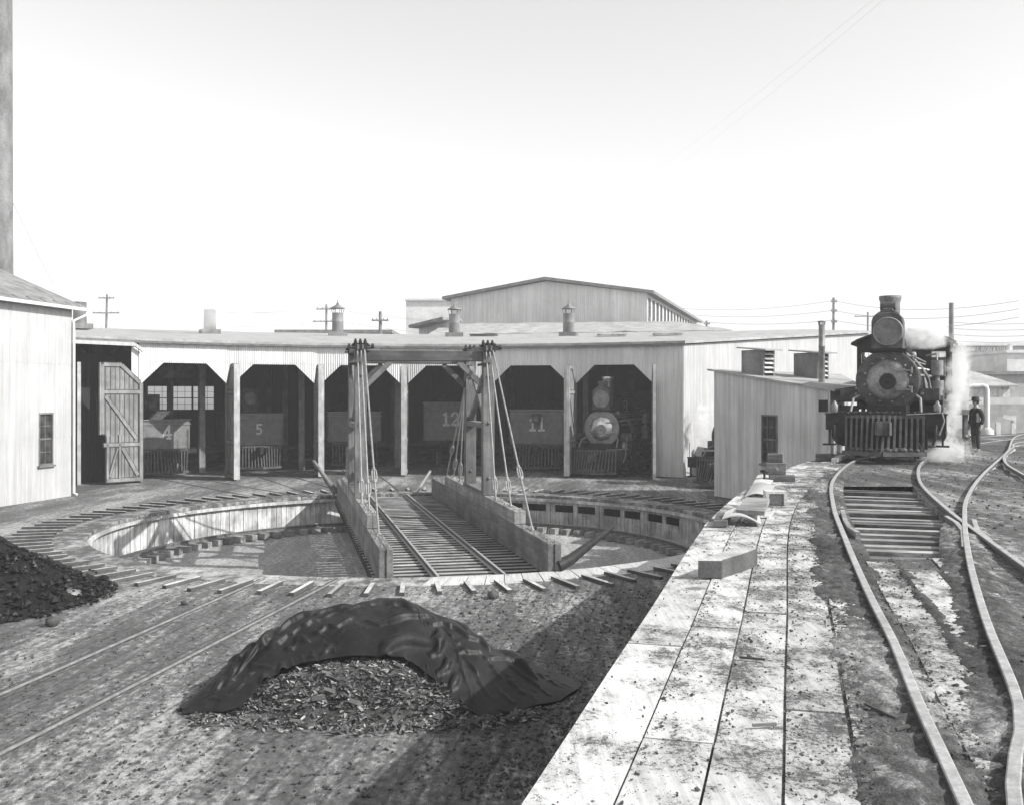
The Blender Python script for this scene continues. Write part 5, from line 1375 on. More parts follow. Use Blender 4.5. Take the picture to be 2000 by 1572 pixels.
def right_background():
    # pitched roof of the dark store
    t = thing("light_shed", "small light board shed with pale sloping roof behind the water standpipe", "shed", (30,66,0))
    d = 66.0; x0, x1 = (1858-1000)/F*d, (1972-1000)/F*d; zt, zb, zr = zrow(754,d), 1.8, zrow(736,d+4)
    mb = MB(); k = x0
    while k < x1: mb.box(k, min(x1,k+0.3)-0.02, d, d+0.06, zb, zt, tone=random.uniform(0.3,0.7)); k += 0.3
    mb.box(x1-0.02,x1+0.04,d+0.06,d+6,zb,zt); mb.build("wall", M_pale, t, world=True)
    mb = MB(); vs = [(x0-0.3,d-0.4,zt-0.05),(x1+0.4,d-0.4,zt-0.05),(x1-1.6,d+4,zr+0.6),(x0-0.3,d+4,zr+0.6)]
    mb.add(vs+[(x,y,z+0.1) for x,y,z in vs], [(3,2,1,0),(4,5,6,7),(0,1,5,4),(1,2,6,5)]); mb.build("roof", M_roof, t, world=True)
    mb = MB(); mb.box(x0-1,70*0.62,d-2.2,d-2.05,1.9,zrow(776,d-2)); tag(mb.build("board_fence", M_far), "pale long board fence below the light shed", "fence")
    mb = MB(); mb.box(x0-1,70*0.66,d-4.2,d-4.0,1.8,zrow(789,d-4)); tag(mb.build("board_fence", M_far_d), "dark timber fence in front of the pale fence", "fence")
    # sign building far off
    d = 128.0; pts = rect(1835,2150,d,20)
    b = slab_building("hardware_store", "hazy distant store carrying white lettering hardware, iron and steel", "building", pts, 0, zrow(676,d), M_far, M_far)
    cu = bpy.data.curves.new("lettering", 'FONT'); cu.body = "HARDWARE, IRON & STEEL"; cu.size = 0.86; cu.extrude = 0.03
    to = bpy.data.objects.new("lettering_tmp", cu); COL.objects.link(to)
    bpy.context.view_layer.update()
    me = bpy.data.meshes.new_from_object(to.evaluated_get(bpy.context.evaluated_depsgraph_get()))
    bpy.data.objects.remove(to)
    me.transform(Matrix.Rotation(R(90),4,'X')); xs = [v.co.x for v in me.vertices]; wd = max(xs)-min(xs)
    tx0, tx1 = (1864-1000)/F*d, (1968-1000)/F*d; s = (tx1-tx0)/wd
    me.transform(Matrix.Diagonal((s,1,1,1))); me.materials.clear(); me.materials.append(M_white)
    lo = bpy.data.objects.new("lettering", me); COL.objects.link(lo); lo.parent = b; WM[lo] = WM[b]
    lo.location = WM[b].inverted() @ Vector((tx0, d-0.05, zrow(687,d)))
    mb = MB(); mb.box((1846-1000)/F*d,(2000-1000)/F*d,d-0.02,d+0.2,zrow(690,d),zrow(675,d)); sg = mb.build("sign_board", M_far_d, b, world=True)
    d = 100.0; slab_building("tall_store", "pale building with a square chimney at the far right edge", "building", rect(1967,2150,d,14), 0, zrow(690,d), M_far, M_far, chim=((1972-1000)/F*d,(1978-1000)/F*d,d,d+0.5,zrow(690,d),zrow(672,d)))
    # water standpipe
    b = P(1927,851,ZU-0.1); tp = Q(1927,762,b.y); tl = Q(1891,755,b.y)
    t = thing("water_standpipe", "inverted L water standpipe behind the standing man", "standpipe", b)
    mb = MB(); mb.tube([b, tp, tp+Vector((-0.05,0,0.15)), tp+Vector((-0.2,0,0.2)), tl],[0.14,0.13,0.13,0.12,0.1],12); mb.lathe([(0.3,0),(0.3,0.25),(0.15,0.4)],14,Matrix.Translation(b)); mb.build("pipe", M_corr_g, t, world=True)
    mb = MB(); mb.tube([tl, tl+Vector((-0.03,0,-1.9))],0.035,8); mb.build("spout", M_corr_g, t, world=True)
    # rough fence and buffer timbers on the right
    t = thing("plank_barrier", "low barrier of two pale posts and a sloping plank at the right", "barrier", P(1960,850,ZU))
    for (px, y0, y1) in ((1949,849,824),(1979,846,812)):
        q = P(px,y0,ZU); mb = MB(); hh = (y0-y1)/F*q.y; mb.box(-0.1,0.1,-0.06,0.06,-0.05,hh,Matrix.Translation(q)); mb.build("post", M_pale, t, world=True)
    q = P(1979,846,ZU); mb = MB(); mb.bar(Q(1958,812,q.y-0.1),Q(1984,819,q.y-0.1),0.06,0.2); mb.bar(Q(1950,825,q.y),Q(1961,826,q.y),0.08,0.08); mb.build("plank", M_pale, t, world=True)
    # heap of scrap beside the locomotive, by the man
    t = thing("scrap_heap", "low heap of scrap iron and chain between the steam and the standing man", "scrap", P(1880,880,ZU))
    for k in range(16):
        q = P(1868+random.uniform(-8,24), 878+random.uniform(-14,9), ZU); mb = MB()
        a = random.uniform(0,6.28); mb.bar(q+Vector((0,0,0.06)), q+Vector((0.4*math.cos(a),0.4*math.sin(a),random.uniform(0.05,0.35))),0.07,0.1); mb.build("scrap_piece", M_iron_m, t, world=True)
    for (px,py) in ((1885,893),(1900,888)):
        q = P(px,py,ZU); mb = MB(); mb.cyl(q, q+Vector((0,0,0.55)),0.02,6); mb.bar(q+Vector((-0.08,0,0.55)),q+Vector((0.08,0,0.55)),0.04,0.04)
        tag(mb.build("switch_stake", M_iron), "thin iron stake standing %s the man's feet" % ("left of the scrap by" if px < 1890 else "close beside"), "stake")
    # tank half lost in steam behind the cab
    d = 40.0; c = Q(1868,775,d)
    t = thing("water_tank", "pale sheet iron tank wagon half lost in steam behind the cab", "tank", (c.x,c.y,ZU))
    mb = MB(); x0,x1 = (1846-1000)/F*d, (1893-1000)/F*d; z0,z1 = zrow(800,d), zrow(705,d)
    mb.prism([(x0,z0),(x1,z0),(x1,z1-0.35),(x1-0.12,z1-0.1),(x1-0.4,z1),(x0,z1)], 0, 3.0, Matrix.Translation((0,d,0)) @ Matrix(((1,0,0,0),(0,0,1,0),(0,1,0,0),(0,0,0,1)))); mb.build("tank_body", M_pale, t, world=True)
    mb = MB(); mb.box(x0,x1+0.2,d,d+3,z0-0.2,z0-0.003); mb.box(x1-0.1,x1+0.05,d+0.2,d+0.4,ZU,z0-0.2); mb.box(x0,x0+0.15,d+0.2,d+0.4,ZU,z0-0.2); mb.build("stand", M_trim, t, world=True)
right_background()

# ------------------------------------------------------------------ telegraph poles and wires
def pole(px, ptop, d, arms, label, lean=0.0, r=0.13):
    b = Vector(((px-1000)/F*d, d, 0)); zt = zrow(ptop, d)
    t = thing("utility_pole", label, "pole", b, 0, "utility poles along the skyline")
    top = Vector((b.x+lean, b.y, zt)); mb = MB(); mb.tube([b, top],[r*1.3,r],8); mb.build("shaft", M_pole, t, world=True)
    for (f, w) in arms:
        c = b.lerp(top, f); mb = MB(); mb.bar((c.x-w,c.y-r-0.06,c.z),(c.x+w,c.y-r-0.06,c.z),0.1,0.14); a = mb.build("crossarm", M_pole, t, world=True)
        mb = MB()
        for k in (-0.9,-0.4,0.4,0.9): mb.cyl((c.x+w*k,c.y-r-0.06,c.z+0.07),(c.x+w*k,c.y-r-0.06,c.z+0.2),0.04,6)
        mb.build("insulators", M_pole, a, world=True)
    return top
p1 = pole(203,575,115,((0.97,0.9),(0.86,1.5),(0.74,1.2)),"leaning utility pole with three crossarms beyond the roundhouse's left end",0.35)
p2 = pole(636,595,125,((0.96,1.2),(0.86,1.6)),"hazy utility pole just left of a capped flue",0.1)
p3 = pole(743,609,88,((0.93,0.72),),"single armed pole standing alone behind the gantry's cross beam",0,0.14)
p4 = pole(1628,582,105,((0.97,0.3),(0.9,0.3),(0.82,0.3)),"tall thin pole above the right end of the roundhouse roof",0,0.13)
p5 = pole(1695,610,140,((0.96,1.9),),"faint T shaped pole left of the locomotive's chimney",0)
p6 = pole(1858,592,60,(),"thick bare pole rising behind the locomotive cab",0,0.14)
p7 = pole(1380,627,130,((0.97,0.4),),"stubby distant pole right of the gabled hall",0)
def wire(a, b, sag, label, r=0.016):
    pts = [Vector(a).lerp(Vector(b), i/14) - Vector((0,0,sag*4*(i/14)*(1-i/14))) for i in range(15)]
    mb = MB(); mb.tube(pts, r, 4, caps=False)
    tag(mb.build("overhead_wire", M_wire), label, "wire", "overhead wires")
for k, (z, dx) in enumerate(((0,-1.2),(0,1.2),(-1.6,0.8))):
    o = Vector((dx*0.6,0,z)); lab = ("topmost","middle","lowest")[k]
    wire(p1+o+Vector((0,0,-0.4)), p2+o+Vector((0,0,-0.3)), 1.2, "%s wire strung between the leaning pole and the hazy pole" % lab)
    wire(p2+o+Vector((0,0,-0.3)), Q(1380,630,128)+o, 1.6, "%s wire running right behind the flues from the hazy pole" % lab)
    wire(p1+o+Vector((0,0,-0.4)), Q(-60,480 if k == 0 else 560,60), 1.0, "%s wire leaving the leaning pole towards the left edge" % lab)
    wire(Q(1270,596+9*k,130), p4+Vector((0,0,-0.3-1.0*k)), 0.8, "%s wire reaching from the hall to the tall thin pole" % lab, 0.02)
    wire(p4+Vector((0,0,-0.3-1.0*k)), Q(1990,588+16*k,80), 0.8, "%s wire passing behind the locomotive's chimney to the right edge" % lab, 0.02)
for k in range(4):
    wire(Q(1860,630+12*k,90), Q(2060,628+12*k,88), 0.2, "%s wire of the four crossing above the store lettering" % ("uppermost","second","third","lowest")[k], 0.02)
wire(Q(1280,335,60), Q(1730,-20,22), 0.1, "left of two faint wires climbing into the upper right sky", 0.002)
wire(Q(1300,345,60), Q(1750,-20,22), 0.1, "right of two faint wires climbing into the upper right sky", 0.002)

# ------------------------------------------------------------------ tarpaulin over an ash heap
import numpy as np
def interp(x, xs, ys): return float(np.interp(x, xs, ys))
RX_ = [-4.20,-3.75,-3.24,-2.70,-2.10,-1.41,-0.66,0.0,0.41,0.92]
RZ_ = [0.0,0.44,0.80,1.00,1.09,1.05,0.74,0.40,0.16,0.0]
RY_ = [12.95,13.4,13.8,14.0,14.1,14.1,13.9,13.8,13.8,13.85]
BX_ = [-4.20,-3.3,-2.4,-1.4,-0.5,0.3,0.92]; BY_ = [12.8,12.62,12.42,12.38,12.58,12.95,13.7]
def mound(x, y):
    hr, yr, yb = np.interp(x,RX_,RZ_,0,0), np.interp(x,RX_,RY_), np.interp(x,BX_,BY_)
    bk = 0.5 + 1.9*hr
    t = np.where(y < yr, (yr-y)/np.maximum(0.12,yr-yb), (y-yr)/bk)
    return hr*np.maximum(0, 1-np.minimum(1,t)**1.35)
def tarp():
    back = [Vector((-4.25,12.98,0)), Vector((-4.0,14.6,0.0)), Vector((-2.9,16.2,0)), Vector((-1.6,16.5,0)), Vector((-0.4,15.8,0)), Vector((0.6,14.7,0)), P(1128,1336,0.0)]
    rid = [Q(356,1388,12.95), Q(440,1300,13.4), Q(530,1228,13.8), Q(615,1192,14.0), Q(700,1174,14.1), Q(800,1181,14.1), Q(905,1235,13.9), Q(1000,1290,13.8), Q(1060,1328,13.8), Q(1130,1345,13.85)]
    frt = [Q(358,1393,12.80), Q(455,1388,12.75), Q(520,1332,13.0), Q(590,1284,13.15), Q(690,1262,13.2), Q(775,1256,13.2), Q(835,1300,13.05), Q(880,1362,12.8), Q(950,1402,12.65), Q(1000,1392,12.8), Q(1095,1362,13.35)]
    sm = lambda c: catmull(c, 0.12)
    back, rid, frt = sm(back), sm(rid), sm(frt)
    NU, NV = 200, 84
    X = np.zeros((NU+1, NV+1, 3))
    for i in range(NU+1):
        u = i/NU; b, r, f = lerp_curve(back,u), lerp_curve(rid,u), lerp_curve(frt,u)
        for j in range(NV+1):
            v = j/NV
            if v < 0.45: w = v/0.45; q = b.lerp(r, w); q.z = b.z + (r.z-b.z)*math.sin(w*math.pi/2)
            else: w = (v-0.45)/0.55; q = r.lerp(f, w); q.z += 0.08*math.sin(w*math.pi)*min(1, r.z)
            X[i,j] = (q.x, q.y, max(q.z, 0.02) + ((0.16*noise.noise(Vector((u*3.5,v*8+u*9,1))) if u < 0.5 else 0.16*noise.noise(Vector((u*3.5,v*8+u*9,1)))*(1-min(1,(u-0.5)*5)) + 0.16*min(1,(u-0.5)*5)*noise.noise(Vector((u*13-v*4,v*2,7)))) + 0.05*noise.noise(q*2.2) + 0.012*noise.noise(q*6.0))*min(1,0.3+q.z))
    # the sheet is bigger than the shape it lies in, so it settles into creases
    def rest(A, B, k): return np.linalg.norm(A-B, axis=2)*k
    ku, kv = 1.09, 1.13
    cons = [((slice(0,-1),slice(None)),(slice(1,None),slice(None)),ku,0.9),((slice(None),slice(0,-1)),(slice(None),slice(1,None)),kv,0.9),
            ((slice(0,-1),slice(0,-1)),(slice(1,None),slice(1,None)),1.13,0.35),((slice(1,None),slice(0,-1)),(slice(0,-1),slice(1,None)),1.13,0.35),
            ((slice(0,-3),slice(None)),(slice(3,None),slice(None)),ku,0.30),((slice(None),slice(0,-3)),(slice(None),slice(3,None)),kv,0.30),
            ((slice(0,-6),slice(None)),(slice(6,None),slice(None)),ku*0.99,0.05),((slice(None),slice(0,-6)),(slice(None),slice(6,None)),kv*0.99,0.05),((slice(0,-5),slice(0,-5)),(slice(5,None),slice(5,None)),1.10,0.03),((slice(5,None),slice(0,-5)),(slice(0,-5),slice(5,None)),1.10,0.03)]
    L = [rest(X[a], X[b], k) for a, b, k, st in cons]
    V = np.zeros_like(X); cnt = np.zeros((NU+1,NV+1,1))
    X0 = X.copy()
    for step in range(170):
        V *= 0.86; V[:,:,2] -= 0.0016
        Pn = X + V
        for it in range(5):
            D = np.zeros_like(X); cnt[:] = 1e-6
            for (a, b, k, st), l in zip(cons, L):
                d = Pn[b]-Pn[a]; n = np.linalg.norm(d, axis=2)+1e-9
                c = d*((n-l)/n*0.5*st)[:,:,None]
                D[a] += c; D[b] -= c; cnt[a] += st; cnt[b] += st
            Pn += D/np.maximum(cnt,1e-6)*1.7
            H = mound(Pn[:,:,0], Pn[:,:,1]) + 0.018
            hit = Pn[:,:,2] < H
            Pn[:,:,2] = np.where(hit, H, Pn[:,:,2])
            for ax in (0,1): Pn[:,:,ax] = np.where(hit, X[:,:,ax]+(Pn[:,:,ax]-X[:,:,ax])*0.35, Pn[:,:,ax])
            Pn[:,:,:2] += (X0[:,:,:2]-Pn[:,:,:2])*0.012
        V = Pn - X; np.clip(V, -0.03, 0.03, out=V); X = Pn
    mb = MB(); vs = [Vector(X[i,j]) for i in range(NU+1) for j in range(NV+1)]; fs = []
    for i in range(NU):
        for j in range(NV):
            a = i*(NV+1)+j; fs.append((a, a+1, a+NV+2, a+NV+1))
    mb.add(vs, fs, smooth=True)
    o = mb.build("tarpaulin", M_tarp)
    sb = o.modifiers.new("smooth", 'SUBSURF'); sb.levels = 1; sb.render_levels = 1
    s = o.modifiers.new("thickness", 'SOLIDIFY'); s.thickness = 0.008
    tag(o, "dark creased tarpaulin thrown over the heap of chips in the foreground", "tarpaulin")
    # the heap under it
    mb = MB(); vs = []; fs = []; NX, NY = 190, 130
    def hz(x, y):
        m = float(mound(np.array(x), np.array(y))); q = Vector((x,y,0))
        return m + (0.06*noise.noise(q*3.1)+0.035*noise.noise(q*9)+0.02*noise.noise(q*21))*min(1,m*5) - 0.02 - 0.13*min(1,max(0,(y-(interp(x,RX_,RY_)-1.0))/0.25))
    for i in range(NX+1):
        x = -4.3 + 5.3*i/NX
        for j in range(NY+1):
            y = 12.2 + 3.4*j/NY; z = hz(x, y)
            vs.append((x, y, max(z,-0.03)))
    for i in range(NX):
        for j in range(NY):
            a = i*(NY+1)+j
            if max(vs[a][2],vs[a+1][2],vs[a+NY+1][2],vs[a+NY+2][2]) > -0.025: fs.append((a, a+NY+1, a+NY+2, a+1))
    mb.add(vs, fs, smooth=True)
    tag(mb.build("ash_heap", M_ash), "heap of ash and chips spilling from under the tarpaulin", "heap", kind="stuff")
    mb = MB(); rnd = random.Random(11); k = 0
    while k < 6500:
        x = rnd.uniform(-3.95,0.35); yr, yb = interp(x,RX_,RY_), interp(x,BX_,BY_); f = rnd.random()**1.3*1.0
        f *= 1.0 if x < -0.95 else max(0.12, 0.7-(x+0.95)*0.9); f *= 0.62*min(1, 0.15+(x+3.95)*1.1)
        y = yb + (yr-0.2-yb)*f - (abs(rnd.gauss(0,0.16)) if f < 0.12 else 0); k += 1
        q = Vector((x, y, max(0.008, hz(x,y)+0.008)))
        sz = rnd.uniform(0.007,0.024)*(1.8 if rnd.random() < 0.10 else 1)*(1.35 if f < 0.4 else 0.85)
        M = Matrix.Translation(q) @ Matrix.Rotation(rnd.uniform(0,6.28),4,'Z') @ Matrix.Rotation(rnd.uniform(-0.9,0.9),4,'X') @ Matrix.Rotation(rnd.uniform(-0.7,0.7),4,'Y')
        l = sz*rnd.uniform(1.1,3.2); t = sz*rnd.uniform(0.2,0.6); c = sz*rnd.uniform(-0.5,0.7)
        mb.add([(-l,-sz*0.5,0),(0,-sz*0.6,c),(l,-sz*0.3,0),(l*0.8,sz*0.4,0),(0,sz*0.6,c),(-l*0.8,sz*0.5,0),(0.1*l,0,c-t)], [(0,1,4,5),(1,2,3,4),(0,6,1),(1,6,2),(2,6,3),(3,6,4),(4,6,5),(5,6,0)], M, tone=rnd.random()*(0.9 if sz < 0.03 else 0.6))
    tag(mb.build("bark_chips", M_chip), "pale bark chips scattered thickly over the ash heap", "chips", kind="stuff")
def lerp_curve(pts, f):
    L = [0]
    for a, b in zip(pts, pts[1:]): L.append(L[-1]+(b-a).length)
    s = f*L[-1]
    for i in range(len(pts)-1):
        if s <= L[i+1]+1e-9: return pts[i].lerp(pts[i+1], (s-L[i])/max(1e-9,L[i+1]-L[i]))
    return pts[-1].copy()
tarp()

def lumps(name, mat, label, n, fn, smin, smax, seed, cat="debris", kind="stuff"):
    mb = MB(); rnd = random.Random(seed)
    base = [(1,0,0),(-1,0,0),(0,1,0),(0,-1,0),(0,0,1),(0,0,-1)]
    tri = [(0,2,4),(2,1,4),(1,3,4),(3,0,4),(2,0,5),(1,2,5),(3,1,5),(0,3,5)]
    for k in range(n):
        q = fn(rnd)
        if q is None: continue
        s = smin*(smax/smin)**(rnd.random()**2.2)
        M = Matrix.Translation(q) @ Matrix.Rotation(rnd.uniform(0,6.28),4,'Z') @ Matrix.Rotation(rnd.uniform(-0.5,0.5),4,'X') @ Matrix.Diagonal((s*rnd.uniform(0.7,1.6),s*rnd.uniform(0.7,1.2),s*rnd.uniform(0.5,0.9),1))
        vs = [tuple(c*rnd.uniform(0.7,1.25)+rnd.uniform(-0.25,0.25) for c in v) for v in base]
        mb.add(vs, tri, M)
    return tag(mb.build(name, mat), label, cat, kind=kind)
def coal_pile():
    mb = MB(); N, K = 40, 72; vs = []; fs = []; c = Vector((-10.75,20.0,0)); rr = 2.75; hh = 1.5
    vs.append((c.x,c.y,hh))
    for i in range(1,N+1):
        for k in range(K):
            a = 2*math.pi*k/K; r = rr*i/N*(1+0.1*noise.noise(Vector((math.cos(a)*1.5,math.sin(a)*1.5,0))))
            p = Vector((c.x+r*math.cos(a), c.y+r*math.sin(a), 0)); z = hh*(1-(i/N))**1.05
            z += (0.14*noise.noise(p*1.6) + 0.07*noise.noise(p*5))*min(1,(1-i/N)*5) ; vs.append((p.x,p.y,max(-0.02,z)))
    for k in range(K): fs.append((0,1+k,1+(k+1)%K))
    for i in range(N-1):
        for k in range(K):
            l = (k+1)%K; fs.append((1+i*K+k,1+(i+1)*K+k,1+(i+1)*K+l,1+i*K+l))
    mb.add(vs, fs); 
    tag(mb.build("coal_heap", M_coal), "black coal heap cut by the left edge of the view", "coal heap", kind="stuff")
    def f(r):
        a = r.uniform(0,6.28); q = r.random()**0.5*1.0; d = 2.85*q
        return Vector((c.x+d*math.cos(a), c.y+d*math.sin(a), max(0.01, hh*(1-min(1,d/2.75))**1.05)+0.02))
    M_coalf = mat_plain("coal_faces", 0.012, 0.5, 0.4, 9.0, bs=0.2, spec=0.3)
    lumps("coal_lumps", M_coalf, "coal lumps lying over the black heap", 3400, f, 0.02, 0.085, 21, "coal")
    def f2(r): 
        q = P(175+r.gauss(0,14), 1155+r.gauss(0,7)); q.z = abs(r.gauss(0.06,0.1)); return q
    lumps("coal_lumps", M_coal, "small spill of coal lumps at the foot of the black heap", 160, f2, 0.04, 0.16, 22, "coal")
coal_pile()
for i, (px, py, s, lab) in enumerate(((104,1220,0.13,"fist sized dark clod on the open ground left of the buried rails"),(963,1167,0.12,"round dark clod below the cleats in front of the turntable"),(150,1136,0.17,"dark boulder of clinker lying beside the coal heap's foot"),(140,1172,0.2,"pale stone leaning at the foot of the coal heap"),(360,1180,0.07,"single coal lump near the cleats at left"))):
    q = P(px,py); mb = MB(); vs = []; fs = []
    for a in range(7):
        for b in range(10):
            th, ph = math.pi*a/6, 2*math.pi*b/10; v = Vector((math.sin(th)*math.cos(ph),math.sin(th)*math.sin(ph),math.cos(th)*0.75))
            v *= s*(1+0.35*noise.noise(v*2+Vector((i*3,0,0)))); vs.append(q+v+Vector((0,0,s*0.5)))
    for a in range(6):
        for b in range(10): fs.append((a*10+b,(a+1)*10+b,(a+1)*10+(b+1)%10,a*10+(b+1)%10))
    mb.add(vs, fs, smooth=True); tag(mb.build("clod", M_iron_m if i == 3 else M_chunk), lab, "clod")
def gfn(x0,x1,y0,y1,z):
    def f(r):
        q = P(r.uniform(x0,x1), y0+(y1-y0)*r.random(), z); 
        if z < 1 and (Vector((q.x,q.y,0))-C2).length < RAD+0.1: return None
        return q
    return f
lumps("ground_debris", M_chunk, "cinders and crumbs of coal strewn over the lower ground", 5200, gfn(0,1400,1140,1560,0.0), 0.006, 0.034, 31)
lumps("ground_debris", M_chunk, "cinders crowding the ground right of the tarpaulin", 5200, gfn(900,1330,1150,1560,0.0), 0.006, 0.04, 35)
def dfn(r):
    y = 3.2 + 20*r.random()**1.6; xe, xl = xat(EDGE,y), xat(LRAIL,y); s = r.random()**0.7
    return Vector((xe+0.05+(xl-xe-0.1)*s, y, ZU+0.004))
lumps("deck_debris", M_chunk, "cinders scattered over the pale deck planks", 2600, dfn, 0.003, 0.015, 32)
def dfn3(r):
    y = 3.0 + 16*r.random()**1.4; k = r.random()
    if k < 0.55: x = xat(LRAIL,y) + r.choice((-0.30,0.16)) + r.gauss(0,0.13)
    elif k < 0.8: x = xat(EDGE,y) + r.choice((0.42,0.81,1.17,1.52)) + abs(r.gauss(0,0.06))
    else: x = xat(LRAIL,y) + r.choice((0.47,0.83)) + r.gauss(0,0.06)
    if HOLE0 < y and x > xat(LRAIL,y)+0.15: return None
    return Vector((x, y, ZU+0.003))
lumps("deck_cinders", M_chunk, "fine cinders drifted along the rail and the joints of the deck boards", 9000, dfn3, 0.003, 0.016, 36)
def dfn2(r):
    y = 4 + 26*r.random()**1.4; xl = xat(LRAIL,y); s = r.uniform(0.1,6)
    if s < 1.75 and HOLE0-0.2 < y < HOLE1: return None
    return Vector((xl+s, y, ZU-0.02))
lumps("yard_cinders", M_chunk, "coarse cinders between and beside the raised rails", 4200, dfn2, 0.006, 0.034, 33)

# ------------------------------------------------------------------ odds and ends lying on the deck
def deck_things():
    a, b = P(1411,1130,ZU), P(1480,1105,ZU)
    mb = MB(); ax = (b-a).normalized(); L = (b-a).length; nrm = Vector((-ax.y,ax.x,0)); M = Matrix((ax,nrm,Vector((0,0,1)))).transposed().to_4x4(); M.translation = a
    side = [(0.0,0.0),(L*1.0,0.0),(L*1.02,0.0),(L*1.02,0.245),(L*0.62,0.185),(L*0.38,0.20),(0.0,0.20)]
    mb.prism([(0,0),(L,0.02),(L,0.24),(-0.02,0.26)], 0.0, 0.0)
    mb = MB(); pl = [(0,0),(L*0.5,-0.015),(L,0.0),(L-0.03,0.2),(L*0.5,0.215),(-0.13,0.20)]
    mb.prism(pl, 0.004, 0.185, M, tone=0.9); mb.t = [(t if len(f) == 6 else -0.7) for f, t in zip(mb.f, mb.t)]  # side faces toned dark, shade painted below the bright top
    tag(mb.build("timber_block", M_block, bevel=0.008), "heavy sawn timber block lying slantwise alone on the deck planks", "timber block")
    q = P(1523,939,ZU); Mq = MH(q.x,q.y,ZU,R(12))
    mb = MB(); mb.box(-0.22,0.30,-0.2,0.15,0.005,0.13,Mq); tag(mb.build("timber_offcut", M_tie_d, bevel=0.006), "lowest and widest dark block of the little stack by the deck edge", "timber block", "stacked dark blocks on the deck edge")
    mb = MB(); mb.box(-0.28,0.12,-0.12,0.25,0.133,0.38,Mq); mb.lathe([(0.05,0),(0.05,0.01),(0,0.012)],10,Mq@Matrix.Translation((-0.08,-0.12,0.25))@Matrix.Rotation(R(90),4,'X')); tag(mb.build("timber_offcut", M_tie_d, bevel=0.006), "middle dark block with a pale hole in the little stack", "timber block", "stacked dark blocks on the deck edge")
    mb = MB(); mb.box(-0.24,0.06,0.0,0.3,0.383,0.56,Mq); tag(mb.build("timber_offcut", M_tie_d, bevel=0.006), "topmost dark block of the little stack by the deck edge", "timber block", "stacked dark blocks on the deck edge")
    # sheets and boards
    def sheet(name, pts, th, mat, label, bend=0.0, cat="board"):
        mb = MB(); N = 10; vs = []; fs = []
        for i in range(N+1):
            for j in range(5):
                u, v = i/N, j/4; p = pts[0].lerp(pts[1],u).lerp(pts[3].lerp(pts[2],u),v) + Vector((0,0,bend*math.sin(u*math.pi)))
                vs.append(p)
        n = len(vs); vs += [p - Vector((0,0,th)) for p in vs]
        for i in range(N):
            for j in range(4):
                a = i*5+j; fs.append((a,a+5,a+6,a+1)); fs.append((n+a,n+a+1,n+a+6,n+a+5))
        for i in range(N): fs.append((i*5,n+i*5,n+i*5+5,i*5+5)); fs.append((i*5+4,i*5+9,n+i*5+9,n+i*5+4))
        for j in range(4): fs.append((j,j+1,n+j+1,n+j)); fs.append((N*5+j,n+N*5+j,n+N*5+j+1,N*5+j+1))
        mb.add(vs, fs); tag(mb.build(name, mat), label, cat)
    z = ZU
    sheet("sheet_iron", [P(1410,1012,z+0.10),P(1487,1023,z+0.03),P(1483,1003,z+0.06),P(1418,998,z+0.16)], 0.015, M_corr_w, "bent pale metal sheet lying nearest among the clutter on the deck edge", 0.08, "metal sheet")
    sheet("board", [P(1393,1017,z+0.09),P(1420,1017,z+0.09),P(1428,1000,z+0.09),P(1402,1000,z+0.09)], 0.08, M_tie_d, "short dark board under the left side of the bent sheet")
    sheet("board", [P(1375,1026,z+0.02),P(1403,1026,z+0.02),P(1410,1018,z+0.02),P(1383,1018,z+0.02)], 0.015, M_pale, "pale scrap board at the deck's left rim before the bent sheet")
    sheet("board", [P(1438,995,z+0.20),P(1493,998,z+0.20),P(1503,972,z+0.26),P(1457,970,z+0.26)], 0.06, M_tie, "weathered square board propped behind the bent sheet")
    sheet("board", [P(1485,1007,z+0.03),P(1503,1007,z+0.03),P(1512,998,z+0.03),P(1490,998,z+0.03)], 0.025, M_pale, "small pale board right of the bent sheet")
    sheet("sheet_iron", [P(1455,968,z+0.05),P(1500,968,z+0.05),P(1513,948,z+0.14),P(1470,945,z+0.05)], 0.012, M_corr_w, "crumpled pale sheet behind the weathered board", 0.05, "metal sheet")
    sheet("sheet_iron", [P(1470,944,z+0.03),P(1505,944,z+0.03),P(1520,925,z+0.03),P(1480,927,z+0.03)], 0.012, M_pale, "flat pale sheet lying left of the dark block stack", 0.02, "metal sheet")
    q = P(1517,987,z); mb = MB(); Mq = MH(q.x,q.y,z,R(5))
    w, h = 0.17, 0.19
    mb.box(-w,-w+0.05,0,0.3,0.004,h,Mq); mb.box(w-0.05,w,0,0.3,0.004,h,Mq); mb.box(-w,w,0,0.3,h+0.002,h+0.04,Mq); mb.box(-w+0.052,w-0.052,0.2,0.24,0.004,h-0.002,Mq)
    tag(mb.build("wooden_box", M_pale), "small open ended pale wooden box beside the weathered board", "box")
    q = P(1493,940,z); mb = MB(); mb.cyl(q, q+Vector((0,0,0.2)), 0.025, 8); mb.lathe([(0.03,0.16),(0.09,0.2),(0.09,0.24),(0,0.25)],12,Matrix.Translation(q)); tag(mb.build("iron_spike", M_iron), "mushroom headed iron bolt standing on the deck by the block stack", "bolt")
    q = P(1610,900,z); mb = MB(); mb.box(-0.22,0.25,-0.15,0.2,0.004,0.2,MH(q.x,q.y,z,R(20))); tag(mb.build("timber_offcut", M_tie_d), "dark block left of the locomotive's pilot at the deck edge", "timber block")
    mb = MB(); mb.bar(P(1630,903,z)+Vector((0,0,0.06)),P(1652,893,z)+Vector((0,0,0.06)),0.16,0.1); tag(mb.build("board", M_pale), "pale short plank lying left of the pilot by the rail end", "board")
